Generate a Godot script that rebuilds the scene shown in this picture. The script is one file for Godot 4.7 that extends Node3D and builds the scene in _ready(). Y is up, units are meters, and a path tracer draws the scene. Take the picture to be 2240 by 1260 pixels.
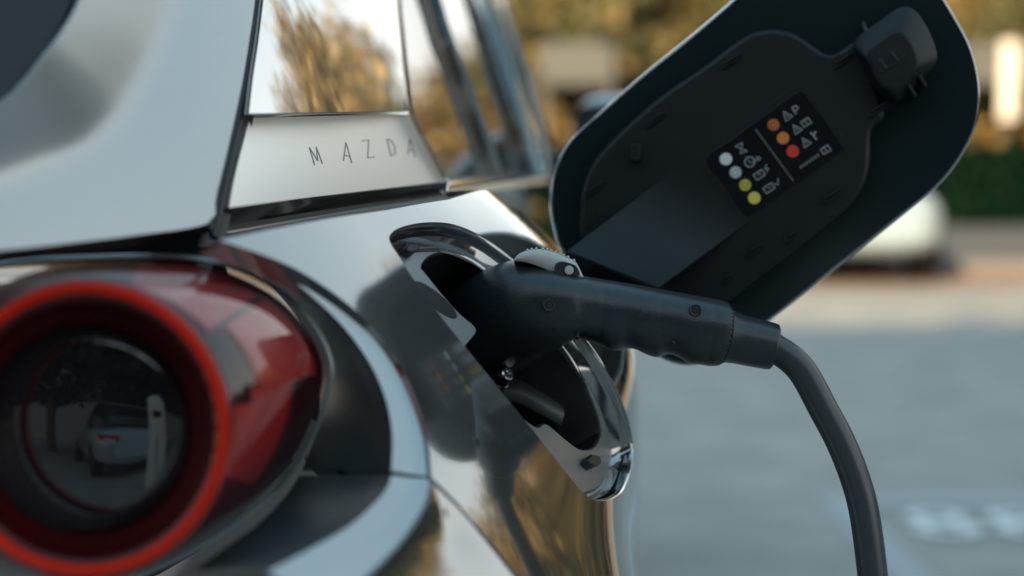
extends Node3D
# Rear corner of a parked electric car with a charging connector plugged in, and the street beyond.
# Points are measured in picture coordinates plus a real distance, then stored as places in the world.

const FOCAL := 3000.0            # lens focal length in picture units (picture 2240 x 1260)
const EYE := Vector3(0.0, 1.03, 0.0)
const PITCH := -0.0931           # radians
var cb: Basis
var M := {}
var used := {}
var rng := RandomNumberGenerator.new()

# ------------------------------------------------------------------ places
func ray(px: float, py: float) -> Vector3:
	return cb * Vector3((px - 1120.0) / FOCAL, (630.0 - py) / FOCAL, -1.0)

func P(px: float, py: float, d: float) -> Vector3:
	return EYE + ray(px, py) * d

# A smooth, gently crowned surface: a plane with a frame, falling away from it on every side.
class Surf:
	var o: Vector3
	var es: Vector3
	var et: Vector3
	var n: Vector3
	var ks0 := 0.0
	var cs0 := 1.0
	var ks1 := 0.0
	var cs1 := 1.0
	var kt0 := 0.0
	var ct0 := 1.0
	var kt1 := 0.0
	var ct1 := 1.0
	func _init(oo: Vector3, a: Vector3, b: Vector3, eye: Vector3) -> void:
		o = oo
		es = a.normalized()
		n = a.cross(b).normalized()
		if n.dot(eye - o) < 0.0:
			n = -n
		et = n.cross(es).normalized()
		if et.dot(b) < 0.0:
			et = -et
	func crown(a: float, b: float, c: float, d: float, e: float, f: float, g: float, i: float) -> void:
		ks0 = a; cs0 = b; ks1 = c; cs1 = d; kt0 = e; ct0 = f; kt1 = g; ct1 = i
	func h(s: float, t: float) -> float:
		var ks := ks0 if s < 0.0 else ks1
		var cs := cs0 if s < 0.0 else cs1
		var kt := kt0 if t < 0.0 else kt1
		var ct := ct0 if t < 0.0 else ct1
		return -ks * (sqrt(s * s + cs * cs) - cs) - kt * (sqrt(t * t + ct * ct) - ct)
	func lift(q: Vector2, off := 0.0) -> Vector3:
		return o + es * q.x + et * q.y + n * (h(q.x, q.y) + off)
	func st(p: Vector3) -> Vector2:
		return Vector2((p - o).dot(es), (p - o).dot(et))
	func gap(p: Vector3, off: float) -> float:
		var q := st(p)
		return (p - o).dot(n) - h(q.x, q.y) - off
	func hit(from: Vector3, dir: Vector3, off := 0.0) -> Vector3:
		var a := 0.3
		var b := a
		while b < 9.0:
			b = a + 0.04
			if gap(from + dir * b, off) < 0.0:
				break
			a = b
		for i in 26:
			var m := (a + b) / 2.0
			if gap(from + dir * m, off) < 0.0:
				b = m
			else:
				a = m
		return from + dir * a

# the haunch of the rear fender: a broad shoulder that bulges more towards the wheel
class Haunch extends Surf:
	func h(s: float, t: float) -> float:
		var a := minf(s, 0.0)
		var b := maxf(s - 0.05, 0.0)
		var hs := -0.6 * (sqrt(a * a + 0.16) - 0.4) - 0.21 * (sqrt(b * b + 0.0225) - 0.15)
		var bulge := lerpf(0.006, 0.040, smoothstep(-0.12, 0.10, s))
		var w := 0.0481665
		var q := t - 0.015
		var c := 0.06 if q > 0.0 else 0.08
		var g := 1.0 if q > 0.0 else 0.42
		return hs + bulge * (1.0 - g * (sqrt(q * q + c * c) - c) / w)

func on(s: Surf, px: float, py: float, off := 0.0) -> Vector3:
	return s.hit(EYE, ray(px, py), off)

# smooth curve through picture points, resampled to n points
func curve(pts: Array, n: int) -> PackedVector2Array:
	var out := PackedVector2Array()
	var lens := PackedFloat32Array([0.0])
	for i in range(1, pts.size()):
		lens.append(lens[i - 1] + Vector2(pts[i]).distance_to(Vector2(pts[i - 1])))
	var total := lens[lens.size() - 1]
	var k := 0
	for j in n:
		var at := total * j / float(n - 1)
		while k < pts.size() - 2 and lens[k + 1] < at:
			k += 1
		var t := (at - lens[k]) / maxf(lens[k + 1] - lens[k], 1e-6)
		var p0: Vector2 = pts[maxi(k - 1, 0)]
		var p1: Vector2 = pts[k]
		var p2: Vector2 = pts[k + 1]
		var p3: Vector2 = pts[mini(k + 2, pts.size() - 1)]
		out.append(catmull(p0, p1, p2, p3, clampf(t, 0.0, 1.0)))
	return out

func catmull(p0, p1, p2, p3, t: float):
	return 0.5 * ((2.0 * p1) + (p2 - p0) * t + (2.0 * p0 - 5.0 * p1 + 4.0 * p2 - p3) * t * t + (3.0 * p1 - p0 - 3.0 * p2 + p3) * t * t * t)

func smooth3(pts: Array, n: int) -> PackedVector3Array:
	var out := PackedVector3Array()
	var segs := pts.size() - 1
	for j in n:
		var u := segs * j / float(n - 1)
		var k := mini(int(u), segs - 1)
		out.append(catmull(pts[maxi(k - 1, 0)], pts[k], pts[k + 1], pts[mini(k + 2, segs)], u - k))
	return out

# ------------------------------------------------------------------ meshes
class Geo:
	var v := PackedVector3Array()
	var nn := PackedVector3Array()
	var uv := PackedVector2Array()
	var col := PackedColorArray()
	var ix := PackedInt32Array()
	func tri(a: int, b: int, c: int) -> void:
		# faces run clockwise as seen from the side their normals point to
		var f := (v[b] - v[a]).cross(v[c] - v[a])
		if f.dot(nn[a] + nn[b] + nn[c]) > 0.0:
			ix.append(a); ix.append(c); ix.append(b)
		else:
			ix.append(a); ix.append(b); ix.append(c)
	func add(p: Vector3, q: Vector3, t := Vector2.ZERO) -> int:
		v.append(p); nn.append(q); uv.append(t)
		return v.size() - 1
	func quad(p: Array, q: Vector3) -> void:
		var a := add(p[0], q); var b := add(p[1], q); var c := add(p[2], q); var d := add(p[3], q)
		tri(a, b, c); tri(a, c, d)
	func mesh() -> ArrayMesh:
		var arr := []
		arr.resize(Mesh.ARRAY_MAX)
		arr[Mesh.ARRAY_VERTEX] = v
		arr[Mesh.ARRAY_NORMAL] = nn
		arr[Mesh.ARRAY_TEX_UV] = uv
		if col.size() == v.size() and col.size() > 0:
			arr[Mesh.ARRAY_COLOR] = col
		arr[Mesh.ARRAY_INDEX] = ix
		var m := ArrayMesh.new()
		m.add_surface_from_arrays(Mesh.PRIMITIVE_TRIANGLES, arr)
		return m

# rows of points -> a smooth sheet; thick > 0 gives it a back and rolled edges; out is a point it should face
func sheet(g: Geo, rows: Array, thick := 0.0, out := EYE, closed := false, from := Vector3.INF) -> void:
	var nv := rows.size()
	var nu: int = rows[0].size()
	var N := []
	var score := 0.0
	for j in nv:
		var line := PackedVector3Array()
		for i in nu:
			var a: Vector3 = rows[j][(i - 1 + nu) % nu if closed else maxi(i - 1, 0)]
			var b: Vector3 = rows[j][(i + 1) % nu if closed else mini(i + 1, nu - 1)]
			var c: Vector3 = rows[maxi(j - 1, 0)][i]
			var d: Vector3 = rows[mini(j + 1, nv - 1)][i]
			var q := (b - a).cross(d - c)
			q = q.normalized() if q.length() > 1e-14 else Vector3.UP
			line.append(q)
			var p: Vector3 = rows[j][i]
			score += q.dot(p - from) if from != Vector3.INF else q.dot((out - p).normalized())
		N.append(line)
	var sg := 1.0 if score > 0.0 else -1.0
	var base := g.v.size()
	for j in nv:
		for i in nu:
			g.add(rows[j][i], N[j][i] * sg, Vector2(i / float(nu - 1), j / float(nv - 1)))
	var last := nu if closed else nu - 1
	for j in nv - 1:
		for i in last:
			var i2 := (i + 1) % nu
			var a := base + j * nu + i; var b := base + j * nu + i2
			var c := base + (j + 1) * nu + i2; var d := base + (j + 1) * nu + i
			g.tri(a, b, c); g.tri(a, c, d)
	if thick <= 0.0:
		return
	var back := g.v.size()
	for j in nv:
		for i in nu:
			g.add(rows[j][i] - N[j][i] * sg * thick, -N[j][i] * sg)
	for j in nv - 1:
		for i in last:
			var i2 := (i + 1) % nu
			var a := back + j * nu + i; var b := back + j * nu + i2
			var c := back + (j + 1) * nu + i2; var d := back + (j + 1) * nu + i
			g.tri(a, b, c); g.tri(a, c, d)
	var loops := []
	var top := []; var bot := []
	for i in nu:
		top.append([0, i]); bot.append([nv - 1, i])
	loops.append([top, 1]); loops.append([bot, nv - 2])
	for e in loops:
		edge_wall(g, rows, N, sg, thick, e[0], e[1], true, closed)
	if not closed:
		var l := []; var r := []
		for j in nv:
			l.append([j, 0]); r.append([j, nu - 1])
		edge_wall(g, rows, N, sg, thick, l, 1, false, false)
		edge_wall(g, rows, N, sg, thick, r, nu - 2, false, false)

func edge_wall(g: Geo, rows: Array, N: Array, sg: float, thick: float, keys: Array, inner: int, along_u: bool, closed: bool) -> void:
	var first := g.v.size()
	for k in keys:
		var p: Vector3 = rows[k[0]][k[1]]
		var ip: Vector3 = rows[inner][k[1]] if along_u else rows[k[0]][inner]
		var q: Vector3 = N[k[0]][k[1]] * sg
		var o := (p - ip)
		o = (o - q * o.dot(q)).normalized()
		g.add(p, (q * 0.8 + o * 0.6).normalized())
		g.add(p - q * thick * 0.35 + o * thick * 0.12, o)
		g.add(p - q * thick, (o - q * 0.4).normalized())
	var m := keys.size()
	for i in (m if closed else m - 1):
		for l in 2:
			var a := first + i * 3 + l
			var b := first + ((i + 1) % m) * 3 + l
			g.tri(a, b, b + 1); g.tri(a, b + 1, a + 1)

# a flat or crowned plate cut to an outline, with a bevelled front edge; outline lies on surf, between offsets lo and hi
func plate(g: Geo, s: Surf, poly: PackedVector2Array, lo: float, hi: float, bevel: float) -> void:
	var q := PackedVector2Array()
	for p in poly:
		q.append(s.st(on(s, p.x, p.y, hi)))
	plate_st(g, s, q, lo, hi, bevel)

func plate_st(g: Geo, s: Surf, q: PackedVector2Array, lo: float, hi: float, bevel: float) -> void:
	var n := q.size()
	var area := 0.0
	for i in n:
		area += q[i].cross(q[(i + 1) % n])
	var sg := 1.0 if area > 0.0 else -1.0
	var inn := PackedVector2Array()
	var outs := PackedVector2Array()
	for i in n:
		var e1 := (q[i] - q[(i - 1 + n) % n]).normalized()
		var e2 := (q[(i + 1) % n] - q[i]).normalized()
		var nr := Vector2(e1.y + e2.y, -e1.x - e2.x) * sg
		nr = nr.normalized()
		outs.append(nr)
		inn.append(q[i] - nr * bevel)
	var tris := Geometry2D.triangulate_polygon(inn)
	if tris.is_empty():
		tris = Geometry2D.triangulate_polygon(q)
	var f := g.v.size()
	for i in n:
		g.add(s.lift(inn[i], hi), s.n, inn[i] * 10.0)
	for i in range(0, tris.size(), 3):
		g.tri(f + tris[i], f + tris[i + 1], f + tris[i + 2])
	var b := g.v.size()
	for i in n:
		g.add(s.lift(q[i], lo), -s.n, inn[i] * 10.0)
	for i in range(0, tris.size(), 3):
		g.tri(b + tris[i], b + tris[i + 1], b + tris[i + 2])
	var w := g.v.size()
	for i in n:
		var o := s.es * outs[i].x + s.et * outs[i].y
		g.add(s.lift(inn[i], hi), (s.n + o * 0.25).normalized())
		g.add(s.lift(q[i] - outs[i] * bevel * 0.3, hi - bevel * 0.3), (s.n + o).normalized())
		g.add(s.lift(q[i], hi - bevel), o)
		g.add(s.lift(q[i], lo), o)
	for i in n:
		for l in 3:
			var a := w + i * 4 + l
			var c := w + ((i + 1) % n) * 4 + l
			g.tri(a, c, c + 1); g.tri(a, c + 1, a + 1)

# a body swept through stations [centre, up, side] with a super-elliptic section
func sweep(g: Geo, st: Array, seg: int, power := 2.0, cap0 := true, cap1 := true) -> void:
	var rows := []
	var mid := Vector3.ZERO
	for s in st:
		var row := PackedVector3Array()
		for k in seg:
			var a := TAU * k / seg
			var c := cos(a); var d := sin(a)
			var x: float = signf(c) * pow(absf(c), 2.0 / power)
			var y: float = signf(d) * pow(absf(d), 2.0 / power)
			row.append(s[0] + s[1] * y + s[2] * x)
		rows.append(row)
	var first := g.v.size()
	# normals outwards: judge by the section centres
	var g2 := Geo.new()
	sheet(g2, rows, 0.0, EYE, true)
	var sc := 0.0
	for j in st.size():
		for k in seg:
			var i := j * seg + k
			sc += g2.nn[i].dot(g2.v[i] - st[j][0])
	for i in g2.v.size():
		g.add(g2.v[i], g2.nn[i] if sc > 0.0 else -g2.nn[i], g2.uv[i])
	for i in range(0, g2.ix.size(), 3):
		g.tri(first + g2.ix[i], first + g2.ix[i + 1], first + g2.ix[i + 2])
	for e in [0, st.size() - 1]:
		if (e == 0 and not cap0) or (e != 0 and not cap1):
			continue
		var other: int = 1 if e == 0 else st.size() - 2
		var ax: Vector3 = (st[e][0] - st[other][0]).normalized()
		var cc := g.add(st[e][0], ax)
		var f := g.v.size()
		for k in seg:
			g.add(rows[e][k], ax)
		for k in seg:
			g.tri(cc, f + k, f + (k + 1) % seg)

func tube(g: Geo, path: PackedVector3Array, radius: float, seg := 16) -> void:
	var st := []
	var up := Vector3.UP
	for i in path.size():
		var t := (path[mini(i + 1, path.size() - 1)] - path[maxi(i - 1, 0)]).normalized()
		if i == 0:
			up = Vector3.UP if absf(t.y) < 0.9 else Vector3.BACK
		up = (up - t * up.dot(t)).normalized()
		st.append([path[i], up * radius, t.cross(up) * radius])
	sweep(g, st, seg)

# profile [[along, radius], ...] turned round an axis
func lathe(g: Geo, at: Vector3, axis: Vector3, prof: Array, seg := 28, sx := 1.0, sideways := Vector3.ZERO) -> void:
	var a := axis.normalized()
	var u := sideways if sideways != Vector3.ZERO else (Vector3.UP if absf(a.y) < 0.9 else Vector3.RIGHT)
	u = (u - a * u.dot(a)).normalized()
	var w := a.cross(u)
	for i in prof.size() - 1:
		var p0: Array = prof[i]; var p1: Array = prof[i + 1]
		var dn := Vector2(p1[0] - p0[0], p1[1] - p0[1])
		var f := g.v.size()
		for k in seg + 1:
			var c := cos(TAU * k / seg); var s := sin(TAU * k / seg)
			var r := (u * c * sx + w * s)
			var q := (r * dn.x - a * dn.y).normalized()
			if dn.length() < 1e-9:
				q = a
			g.add(at + a * p0[0] + r * p0[1], q)
			g.add(at + a * p1[0] + r * p1[1], q)
		for k in seg:
			var b := f + k * 2
			g.tri(b, b + 2, b + 3); g.tri(b, b + 3, b + 1)

func box(g: Geo, c: Vector3, s: Vector3, bas := Basis.IDENTITY, bev := 0.0) -> void:
	var h := s / 2.0
	for ax in 3:
		for sg in [-1.0, 1.0]:
			var nrm := Vector3.ZERO; nrm[ax] = sg
			var b := (ax + 1) % 3; var d := (ax + 2) % 3
			var pts := []
			for k in [[-1, -1], [1, -1], [1, 1], [-1, 1]]:
				var p := Vector3.ZERO
				p[ax] = sg * h[ax]
				p[b] = k[0] * (h[b] - bev); p[d] = k[1] * (h[d] - bev)
				pts.append(c + bas * p)
			g.quad(pts, bas * nrm)
	if bev <= 0.0:
		return
	for ax in 3:
		var b := (ax + 1) % 3; var d := (ax + 2) % 3
		for k in [[-1, -1], [1, -1], [1, 1], [-1, 1]]:
			var pts := []
			for e in [[-1, 0], [1, 0], [1, 1], [-1, 1]]:
				var p := Vector3.ZERO
				p[ax] = e[0] * (h[ax] - bev)
				p[b] = k[0] * (h[b] - (bev if e[1] == 1 else 0.0))
				p[d] = k[1] * (h[d] - (bev if e[1] == 0 else 0.0))
				pts.append(c + bas * p)
			var q := Vector3.ZERO; q[b] = k[0]; q[d] = k[1]
			g.quad(pts, bas * q.normalized())

# ------------------------------------------------------------------ naming
func numbered(called: String) -> String:
	used[called] = used.get(called, -1) + 1
	return called if used[called] == 0 else "%s_%03d" % [called, used[called]]

func thing(called: String, label: String, category: String, at := Vector3.ZERO, group := "") -> Node3D:
	var o := Node3D.new()
	o.name = numbered(called)
	add_child(o)
	o.position = at
	o.set_meta("label", label)
	o.set_meta("category", category)
	if group:
		o.set_meta("group", group)
	return o

func obj(called: String, g, m: Material, parent: Node, label := "") -> MeshInstance3D:
	var o := MeshInstance3D.new()
	o.mesh = g.mesh() if g is Geo else g
	o.material_override = m
	o.name = called
	parent.add_child(o, true)
	if parent is Node3D and parent != self and parent.get_parent() == self:
		o.position = -parent.position
	if label:
		o.set_meta("label", label)
	return o

func struct(called: String, g, m: Material) -> MeshInstance3D:
	var o := obj(called, g, m, self)
	o.set_meta("kind", "structure")
	return o

# ------------------------------------------------------------------ materials
func lin(r: float, g: float, b: float, a := 1.0) -> Color:
	var c := Color(r, g, b).linear_to_srgb()
	c.a = a
	return c

func mat(called: String, c: Color, rough := 0.5, metal := 0.0) -> StandardMaterial3D:
	var m := StandardMaterial3D.new()
	m.resource_name = called
	m.albedo_color = c
	m.roughness = rough
	m.metallic = metal
	M[called] = m
	return m

func noise_tex(freq: float, seed_: int, lo: Color, hi: Color, size := 512, oct := 4) -> NoiseTexture2D:
	var f := FastNoiseLite.new()
	f.seed = seed_
	f.frequency = freq
	f.fractal_octaves = oct
	var t := NoiseTexture2D.new()
	t.noise = f
	t.width = size; t.height = size
	t.seamless = true
	var gr := Gradient.new()
	gr.set_color(0, lo); gr.set_color(1, hi)
	t.color_ramp = gr
	return t

func bumpy(m: StandardMaterial3D, freq: float, depth_cm: float, scale: float, seed_ := 3) -> void:
	m.heightmap_enabled = true
	m.heightmap_texture = noise_tex(freq, seed_, Color.BLACK, Color.WHITE)
	m.heightmap_scale = depth_cm
	m.uv1_triplanar = true
	m.uv1_world_triplanar = true
	m.uv1_scale = Vector3.ONE * scale

# faint orange peel of sprayed lacquer
func peel(m: StandardMaterial3D, depth_cm: float) -> void:
	m.heightmap_enabled = true
	m.heightmap_texture = noise_tex(0.035, 41, Color.BLACK, Color.WHITE, 512, 2)
	m.heightmap_scale = depth_cm
	m.uv1_triplanar = true
	m.uv1_world_triplanar = true
	m.uv1_scale = Vector3.ONE * 16.0

func specks(seed_: int, from: float, dark: float) -> NoiseTexture2D:
	var t := noise_tex(0.11, seed_, Color.WHITE, Color(dark, dark, dark), 1024, 2)
	t.color_ramp.set_offset(0, from)
	t.color_ramp.set_offset(1, minf(from + 0.05, 1.0))
	return t

func glass(called: String, c: Color, alpha: float, rough := 0.0) -> StandardMaterial3D:
	var m := mat(called, Color(c.r, c.g, c.b, alpha), rough)
	m.transparency = BaseMaterial3D.TRANSPARENCY_ALPHA
	return m

func make_materials() -> void:
	var m := mat("silver_paint", lin(0.29, 0.325, 0.345), 0.34, 0.8)
	m.clearcoat_enabled = true; m.clearcoat = 0.8; m.clearcoat_roughness = 0.16
	m = mat("fender_paint", lin(0.28, 0.288, 0.29), 0.09, 0.9)
	m.clearcoat_enabled = true; m.clearcoat = 1.0; m.clearcoat_roughness = 0.01
	m = mat("satin_silver", lin(0.86, 0.85, 0.82), 0.42, 0.6)
	m = mat("gloss_pillar", lin(0.55, 0.56, 0.57), 0.06, 0.9)
	m.clearcoat_enabled = true; m.clearcoat = 1.0; m.clearcoat_roughness = 0.01
	peel(m, 0.0012)
	peel(M.fender_paint, 0.0006)
	# sparse dust and water specks on the lacquer
	M.fender_paint.albedo_texture = specks(51, 0.80, 0.62)
	M.silver_paint.albedo_texture = specks(52, 0.83, 0.7)
	M.silver_paint.uv1_triplanar = true
	M.silver_paint.uv1_scale = Vector3.ONE * 9.0
	mat("chrome", lin(0.6, 0.58, 0.55), 0.08, 1.0)
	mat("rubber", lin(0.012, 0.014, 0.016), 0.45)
	m = mat("gloss_black", lin(0.01, 0.011, 0.013), 0.06)
	m = mat("groove_shade", lin(0.2, 0.21, 0.215), 0.4, 0.6)
	m = mat("flap_plastic", lin(0.006, 0.0085, 0.010), 0.4)
	m.metallic_specular = 0.36
	bumpy(m, 0.2, 0.008, 60.0, 7)
	m = mat("flap_gloss", lin(0.010, 0.017, 0.019), 0.14)
	m.metallic_specular = 0.4
	m = mat("connector_plastic", lin(0.024, 0.030, 0.036), 0.36)
	m.albedo_texture = noise_tex(0.012, 61, Color(0.74, 0.74, 0.74), Color.WHITE, 512, 5)
	m.heightmap_enabled = true
	m.heightmap_texture = noise_tex(0.05, 11, Color.BLACK, Color.WHITE)
	m.heightmap_scale = 0.01
	m.uv1_triplanar = true; m.uv1_scale = Vector3.ONE * 25.0
	m.roughness_texture = noise_tex(0.02, 21, Color(0.75, 0.75, 0.75), Color(1, 1, 1))
	m = mat("cable_rubber", lin(0.035, 0.042, 0.048), 0.34)
	m = mat("latch_grey", lin(0.42, 0.42, 0.41), 0.45)
	bumpy(m, 0.12, 0.02, 40.0, 5)
	m = mat("floor_plastic", lin(0.26, 0.27, 0.28), 0.32, 0.75)
	bumpy(m, 0.3, 0.012, 60.0, 9)
	mat("cover_grey", lin(0.06, 0.068, 0.075), 0.4)
	mat("bolt_metal", lin(0.45, 0.46, 0.48), 0.2, 1.0)
	m = glass("lens_red", lin(0.06, 0.001, 0.002), 0.22)
	m = mat("lamp_body", lin(0.06, 0.003, 0.004), 0.3)
	mat("lamp_dark", lin(0.012, 0.002, 0.003), 0.3)
	m = mat("lamp_ring", lin(0.55, 0.014, 0.001), 0.4)
	m.metallic_specular = 0.3
	m = mat("lamp_reflector", lin(0.42, 0.008, 0.004), 0.3)
	m.clearcoat_enabled = true; m.clearcoat = 1.0
	m = glass("lamp_glass", lin(0.01, 0.01, 0.012), 0.8)
	m = mat("recess_grey", lin(0.05, 0.06, 0.066), 0.42, 0.1)
	m = glass("tinted_glass", lin(0.02, 0.03, 0.03), 0.35)
	m = mat("rear_glass", lin(0.006, 0.012, 0.017), 0.03)
	m.metallic_specular = 0.4
	m = mat("lens_dark", lin(0.012, 0.012, 0.014), 0.03)
	m.metallic_specular = 0.75
	# label print
	mat("label_black", lin(0.006, 0.007, 0.008), 0.2)
	mat("print_white", lin(0.6, 0.62, 0.62), 0.5)
	mat("print_grey", lin(0.28, 0.29, 0.30), 0.5)
	mat("print_line", lin(0.12, 0.13, 0.14), 0.5)
	mat("print_yellow", lin(0.62, 0.52, 0.08), 0.5)
	mat("print_yellow_dim", lin(0.28, 0.24, 0.03), 0.5)
	mat("print_orange", lin(0.6, 0.17, 0.03), 0.5)
	mat("print_orange_dim", lin(0.26, 0.07, 0.02), 0.5)
	mat("print_red", lin(0.62, 0.03, 0.015), 0.5)
	# street
	m = mat("asphalt", lin(1, 1, 1), 0.85)
	m.albedo_texture = noise_tex(0.007, 31, lin(0.215, 0.217, 0.207), lin(0.305, 0.30, 0.28), 1024, 7)
	m.uv1_triplanar = true; m.uv1_world_triplanar = true; m.uv1_scale = Vector3.ONE * 0.35
	m = mat("pavement", lin(1, 1, 1), 0.9)
	m.albedo_texture = noise_tex(0.05, 32, lin(0.07, 0.075, 0.08), lin(0.12, 0.123, 0.125))
	m.uv1_triplanar = true; m.uv1_world_triplanar = true; m.uv1_scale = Vector3.ONE * 0.5
	mat("kerb_stone", lin(0.16, 0.165, 0.17), 0.9)
	mat("kerb_red", lin(0.30, 0.15, 0.09), 0.8)
	m = mat("soil", lin(1, 1, 1), 0.95)
	m.albedo_texture = noise_tex(0.04, 33, lin(0.10, 0.08, 0.04), lin(0.26, 0.2, 0.09))
	m.uv1_triplanar = true; m.uv1_world_triplanar = true; m.uv1_scale = Vector3.ONE * 0.3
	mat("road_white", lin(0.62, 0.66, 0.68), 0.7)
	mat("road_blue", lin(0.28, 0.315, 0.34), 0.7)
	m = mat("bark", lin(1, 1, 1), 0.9)
	m.albedo_texture = noise_tex(0.06, 34, lin(0.06, 0.045, 0.03), lin(0.18, 0.13, 0.09))
	m.uv1_triplanar = true; m.uv1_scale = Vector3(3, 0.6, 3)
	mat("hedge_core", lin(0.02, 0.022, 0.014), 0.9)
	m = mat("leaf", Color.WHITE, 0.6)
	m.vertex_color_use_as_albedo = true
	m.backlight_enabled = true
	m.backlight = lin(0.5, 0.42, 0.2)
	m = mat("leaf_dark", Color.WHITE, 0.8)
	m.vertex_color_use_as_albedo = true
	m.metallic_specular = 0.15
	mat("fascia_grey", lin(0.10, 0.108, 0.11), 0.8)
	mat("shop_wall", lin(0.36, 0.27, 0.16), 0.85)
	mat("wall_dark", lin(0.12, 0.115, 0.11), 0.85)
	mat("wall_render", lin(0.3, 0.29, 0.27), 0.85)
	m = mat("car_shaded_white", lin(0.27, 0.345, 0.40), 0.25)  # white paint made darker and bluer, shade put into the colour
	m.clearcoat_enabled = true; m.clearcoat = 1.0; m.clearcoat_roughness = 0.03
	mat("post_white", lin(0.85, 0.85, 0.83), 0.5)
	mat("tyre", lin(0.015, 0.015, 0.016), 0.8)
	mat("rim_metal", lin(0.4, 0.4, 0.42), 0.3, 0.9)
	mat("cladding", lin(0.02, 0.021, 0.022), 0.6)
	m = mat("station_white", lin(0.7, 0.72, 0.72), 0.4)
	mat("trim_blue", lin(0.05, 0.22, 0.45), 0.4)

# ------------------------------------------------------------------ main
func _ready() -> void:
	rng.seed = 20240
	cb = Basis(Vector3.RIGHT, PITCH)
	# camera
	var cam := Camera3D.new()
	cam.name = "camera"
	cam.transform = Transform3D(cb, EYE)
	var at := CameraAttributesPhysical.new()
	at.frustum_focal_length = 12.0 / (630.0 / FOCAL)      # 24 mm high frame
	at.frustum_focus_distance = 0.785
	at.frustum_near = 0.05
	at.frustum_far = 600.0
	at.exposure_aperture = 3.5
	cam.attributes = at
	cam.fov = rad_to_deg(2.0 * atan(630.0 / FOCAL))
	cam.near = 0.05; cam.far = 600.0
	add_child(cam)
	cam.current = true
	# sky and exposure
	var sky := ProceduralSkyMaterial.new()
	sky.sky_top_color = Color(0.45, 0.625, 0.715)
	sky.sky_horizon_color = Color(1.03, 1.01, 0.97)
	sky.sky_curve = 0.42
	sky.sky_energy_multiplier = 1.0
	sky.ground_bottom_color = Color(0.25, 0.26, 0.26)
	sky.ground_horizon_color = Color(0.5, 0.5, 0.48)
	sky.sun_angle_max = 25.0
	var env := Environment.new()
	env.background_mode = Environment.BG_SKY
	env.sky = Sky.new()
	env.sky.sky_material = sky
	env.background_energy_multiplier = 1.0
	env.tonemap_mode = Environment.TONE_MAPPER_LINEAR
	env.tonemap_exposure = 2.2
	env.sdfgi_enabled = true
	env.ssao_enabled = true
	env.ssil_enabled = true
	var we := WorldEnvironment.new()
	we.name = "environment"
	we.environment = env
	add_child(we)
	# sun: low, behind the viewer and to the left
	var sun := DirectionalLight3D.new()
	sun.name = "sun"
	sun.light_energy = 1.55
	sun.light_color = Color(1.0, 0.87, 0.68)
	sun.light_angular_distance = 0.5
	sun.shadow_enabled = true
	add_child(sun)
	sun.look_at_from_position(Vector3.ZERO, Vector3(0.42, -0.40, -0.85))
	make_materials()
	street()
	trees()
	parked_cars()
	behind_viewer()
	electric_car()
	connector()

# ------------------------------------------------------------------ the electric car
var FEN: Surf
var car: Node3D
func px2(a: Array) -> PackedVector2Array:
	var out := PackedVector2Array()
	for i in range(0, a.size(), 2):
		out.append(Vector2(a[i], a[i + 1]))
	return out

func v2(a: Array) -> Array:
	var out := []
	for i in range(0, a.size(), 2):
		out.append(Vector2(a[i], a[i + 1]))
	return out

# sheet between two picture curves lying on surf; push(u, v) moves points along the normal
func between(s: Surf, left: Array, right: Array, nu: int, nv: int, push = null) -> Array:
	var a := curve(left, nv)
	var b := curve(right, nv)
	var rows := []
	for j in nv:
		var row := PackedVector3Array()
		for i in nu:
			var u := i / float(nu - 1)
			var p := a[j].lerp(b[j], u)
			var off := 0.0
			if push != null:
				off = push.call(u, j / float(nv - 1))
			row.append(on(s, p.x, p.y, off))
		rows.append(row)
	return rows

func electric_car() -> void:
	car = thing("electric_car", "silver grey electric car seen from its rear corner, plugged in and charging", "car", Vector3(-0.85, 0.0, -1.9))
	var a := P(855, 530, 0.70)
	var d := P(1265, 1065, 0.74)
	var f1 := P(1060, 520, 0.90)
	var f2 := P(1385, 980, 0.93)
	var o := (a + d + f1 + f2) / 4.0
	FEN = Haunch.new(o, cb * Vector3(0.2, 0.085, -0.976), (d - a), EYE)
	fender()
	tail_lamp()
	tailgate()
	pillar()
	side_windows()
	charge_flap()
	rest_of_car()

const HOLE := [852,527, 858,508, 880,496, 915,488, 950,486, 985,489, 1020,500, 1060,520, 1100,548, 1150,590, 1215,655, 1275,730, 1325,805, 1358,870, 1378,930, 1385,980, 1380,1030, 1365,1070, 1340,1091, 1310,1096, 1285,1086, 1262,1062, 1225,1016, 1160,934, 1098,858, 1035,780, 972,702, 909,617, 876,566]

func loop_st(s: Surf, px: Array, off := 0.0) -> PackedVector2Array:
	var q := PackedVector2Array()
	for p in v2(px):
		q.append(s.st(on(s, p.x, p.y, off)))
	return q

# where a ray from c towards angle a leaves polygon q
func leave(q: PackedVector2Array, c: Vector2, a: float) -> Vector2:
	var d := Vector2(cos(a), sin(a))
	var best := -1.0
	for i in q.size():
		var p := q[i] - c
		var r := q[(i + 1) % q.size()] - q[i]
		var den := d.cross(r)
		if absf(den) < 1e-12:
			continue
		var t := p.cross(r) / den
		var u := p.cross(d) / den
		if t > 0.0 and u >= -1e-6 and u <= 1.0 + 1e-6 and t > best:
			best = t
	return c + d * maxf(best, 0.0)

func closed_smooth(q: PackedVector2Array, per: int) -> PackedVector2Array:
	var out := PackedVector2Array()
	var n := q.size()
	for i in n:
		for k in per:
			out.append(catmull(q[(i - 1 + n) % n], q[i], q[(i + 1) % n], q[(i + 2) % n], k / float(per)))
	return out

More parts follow.
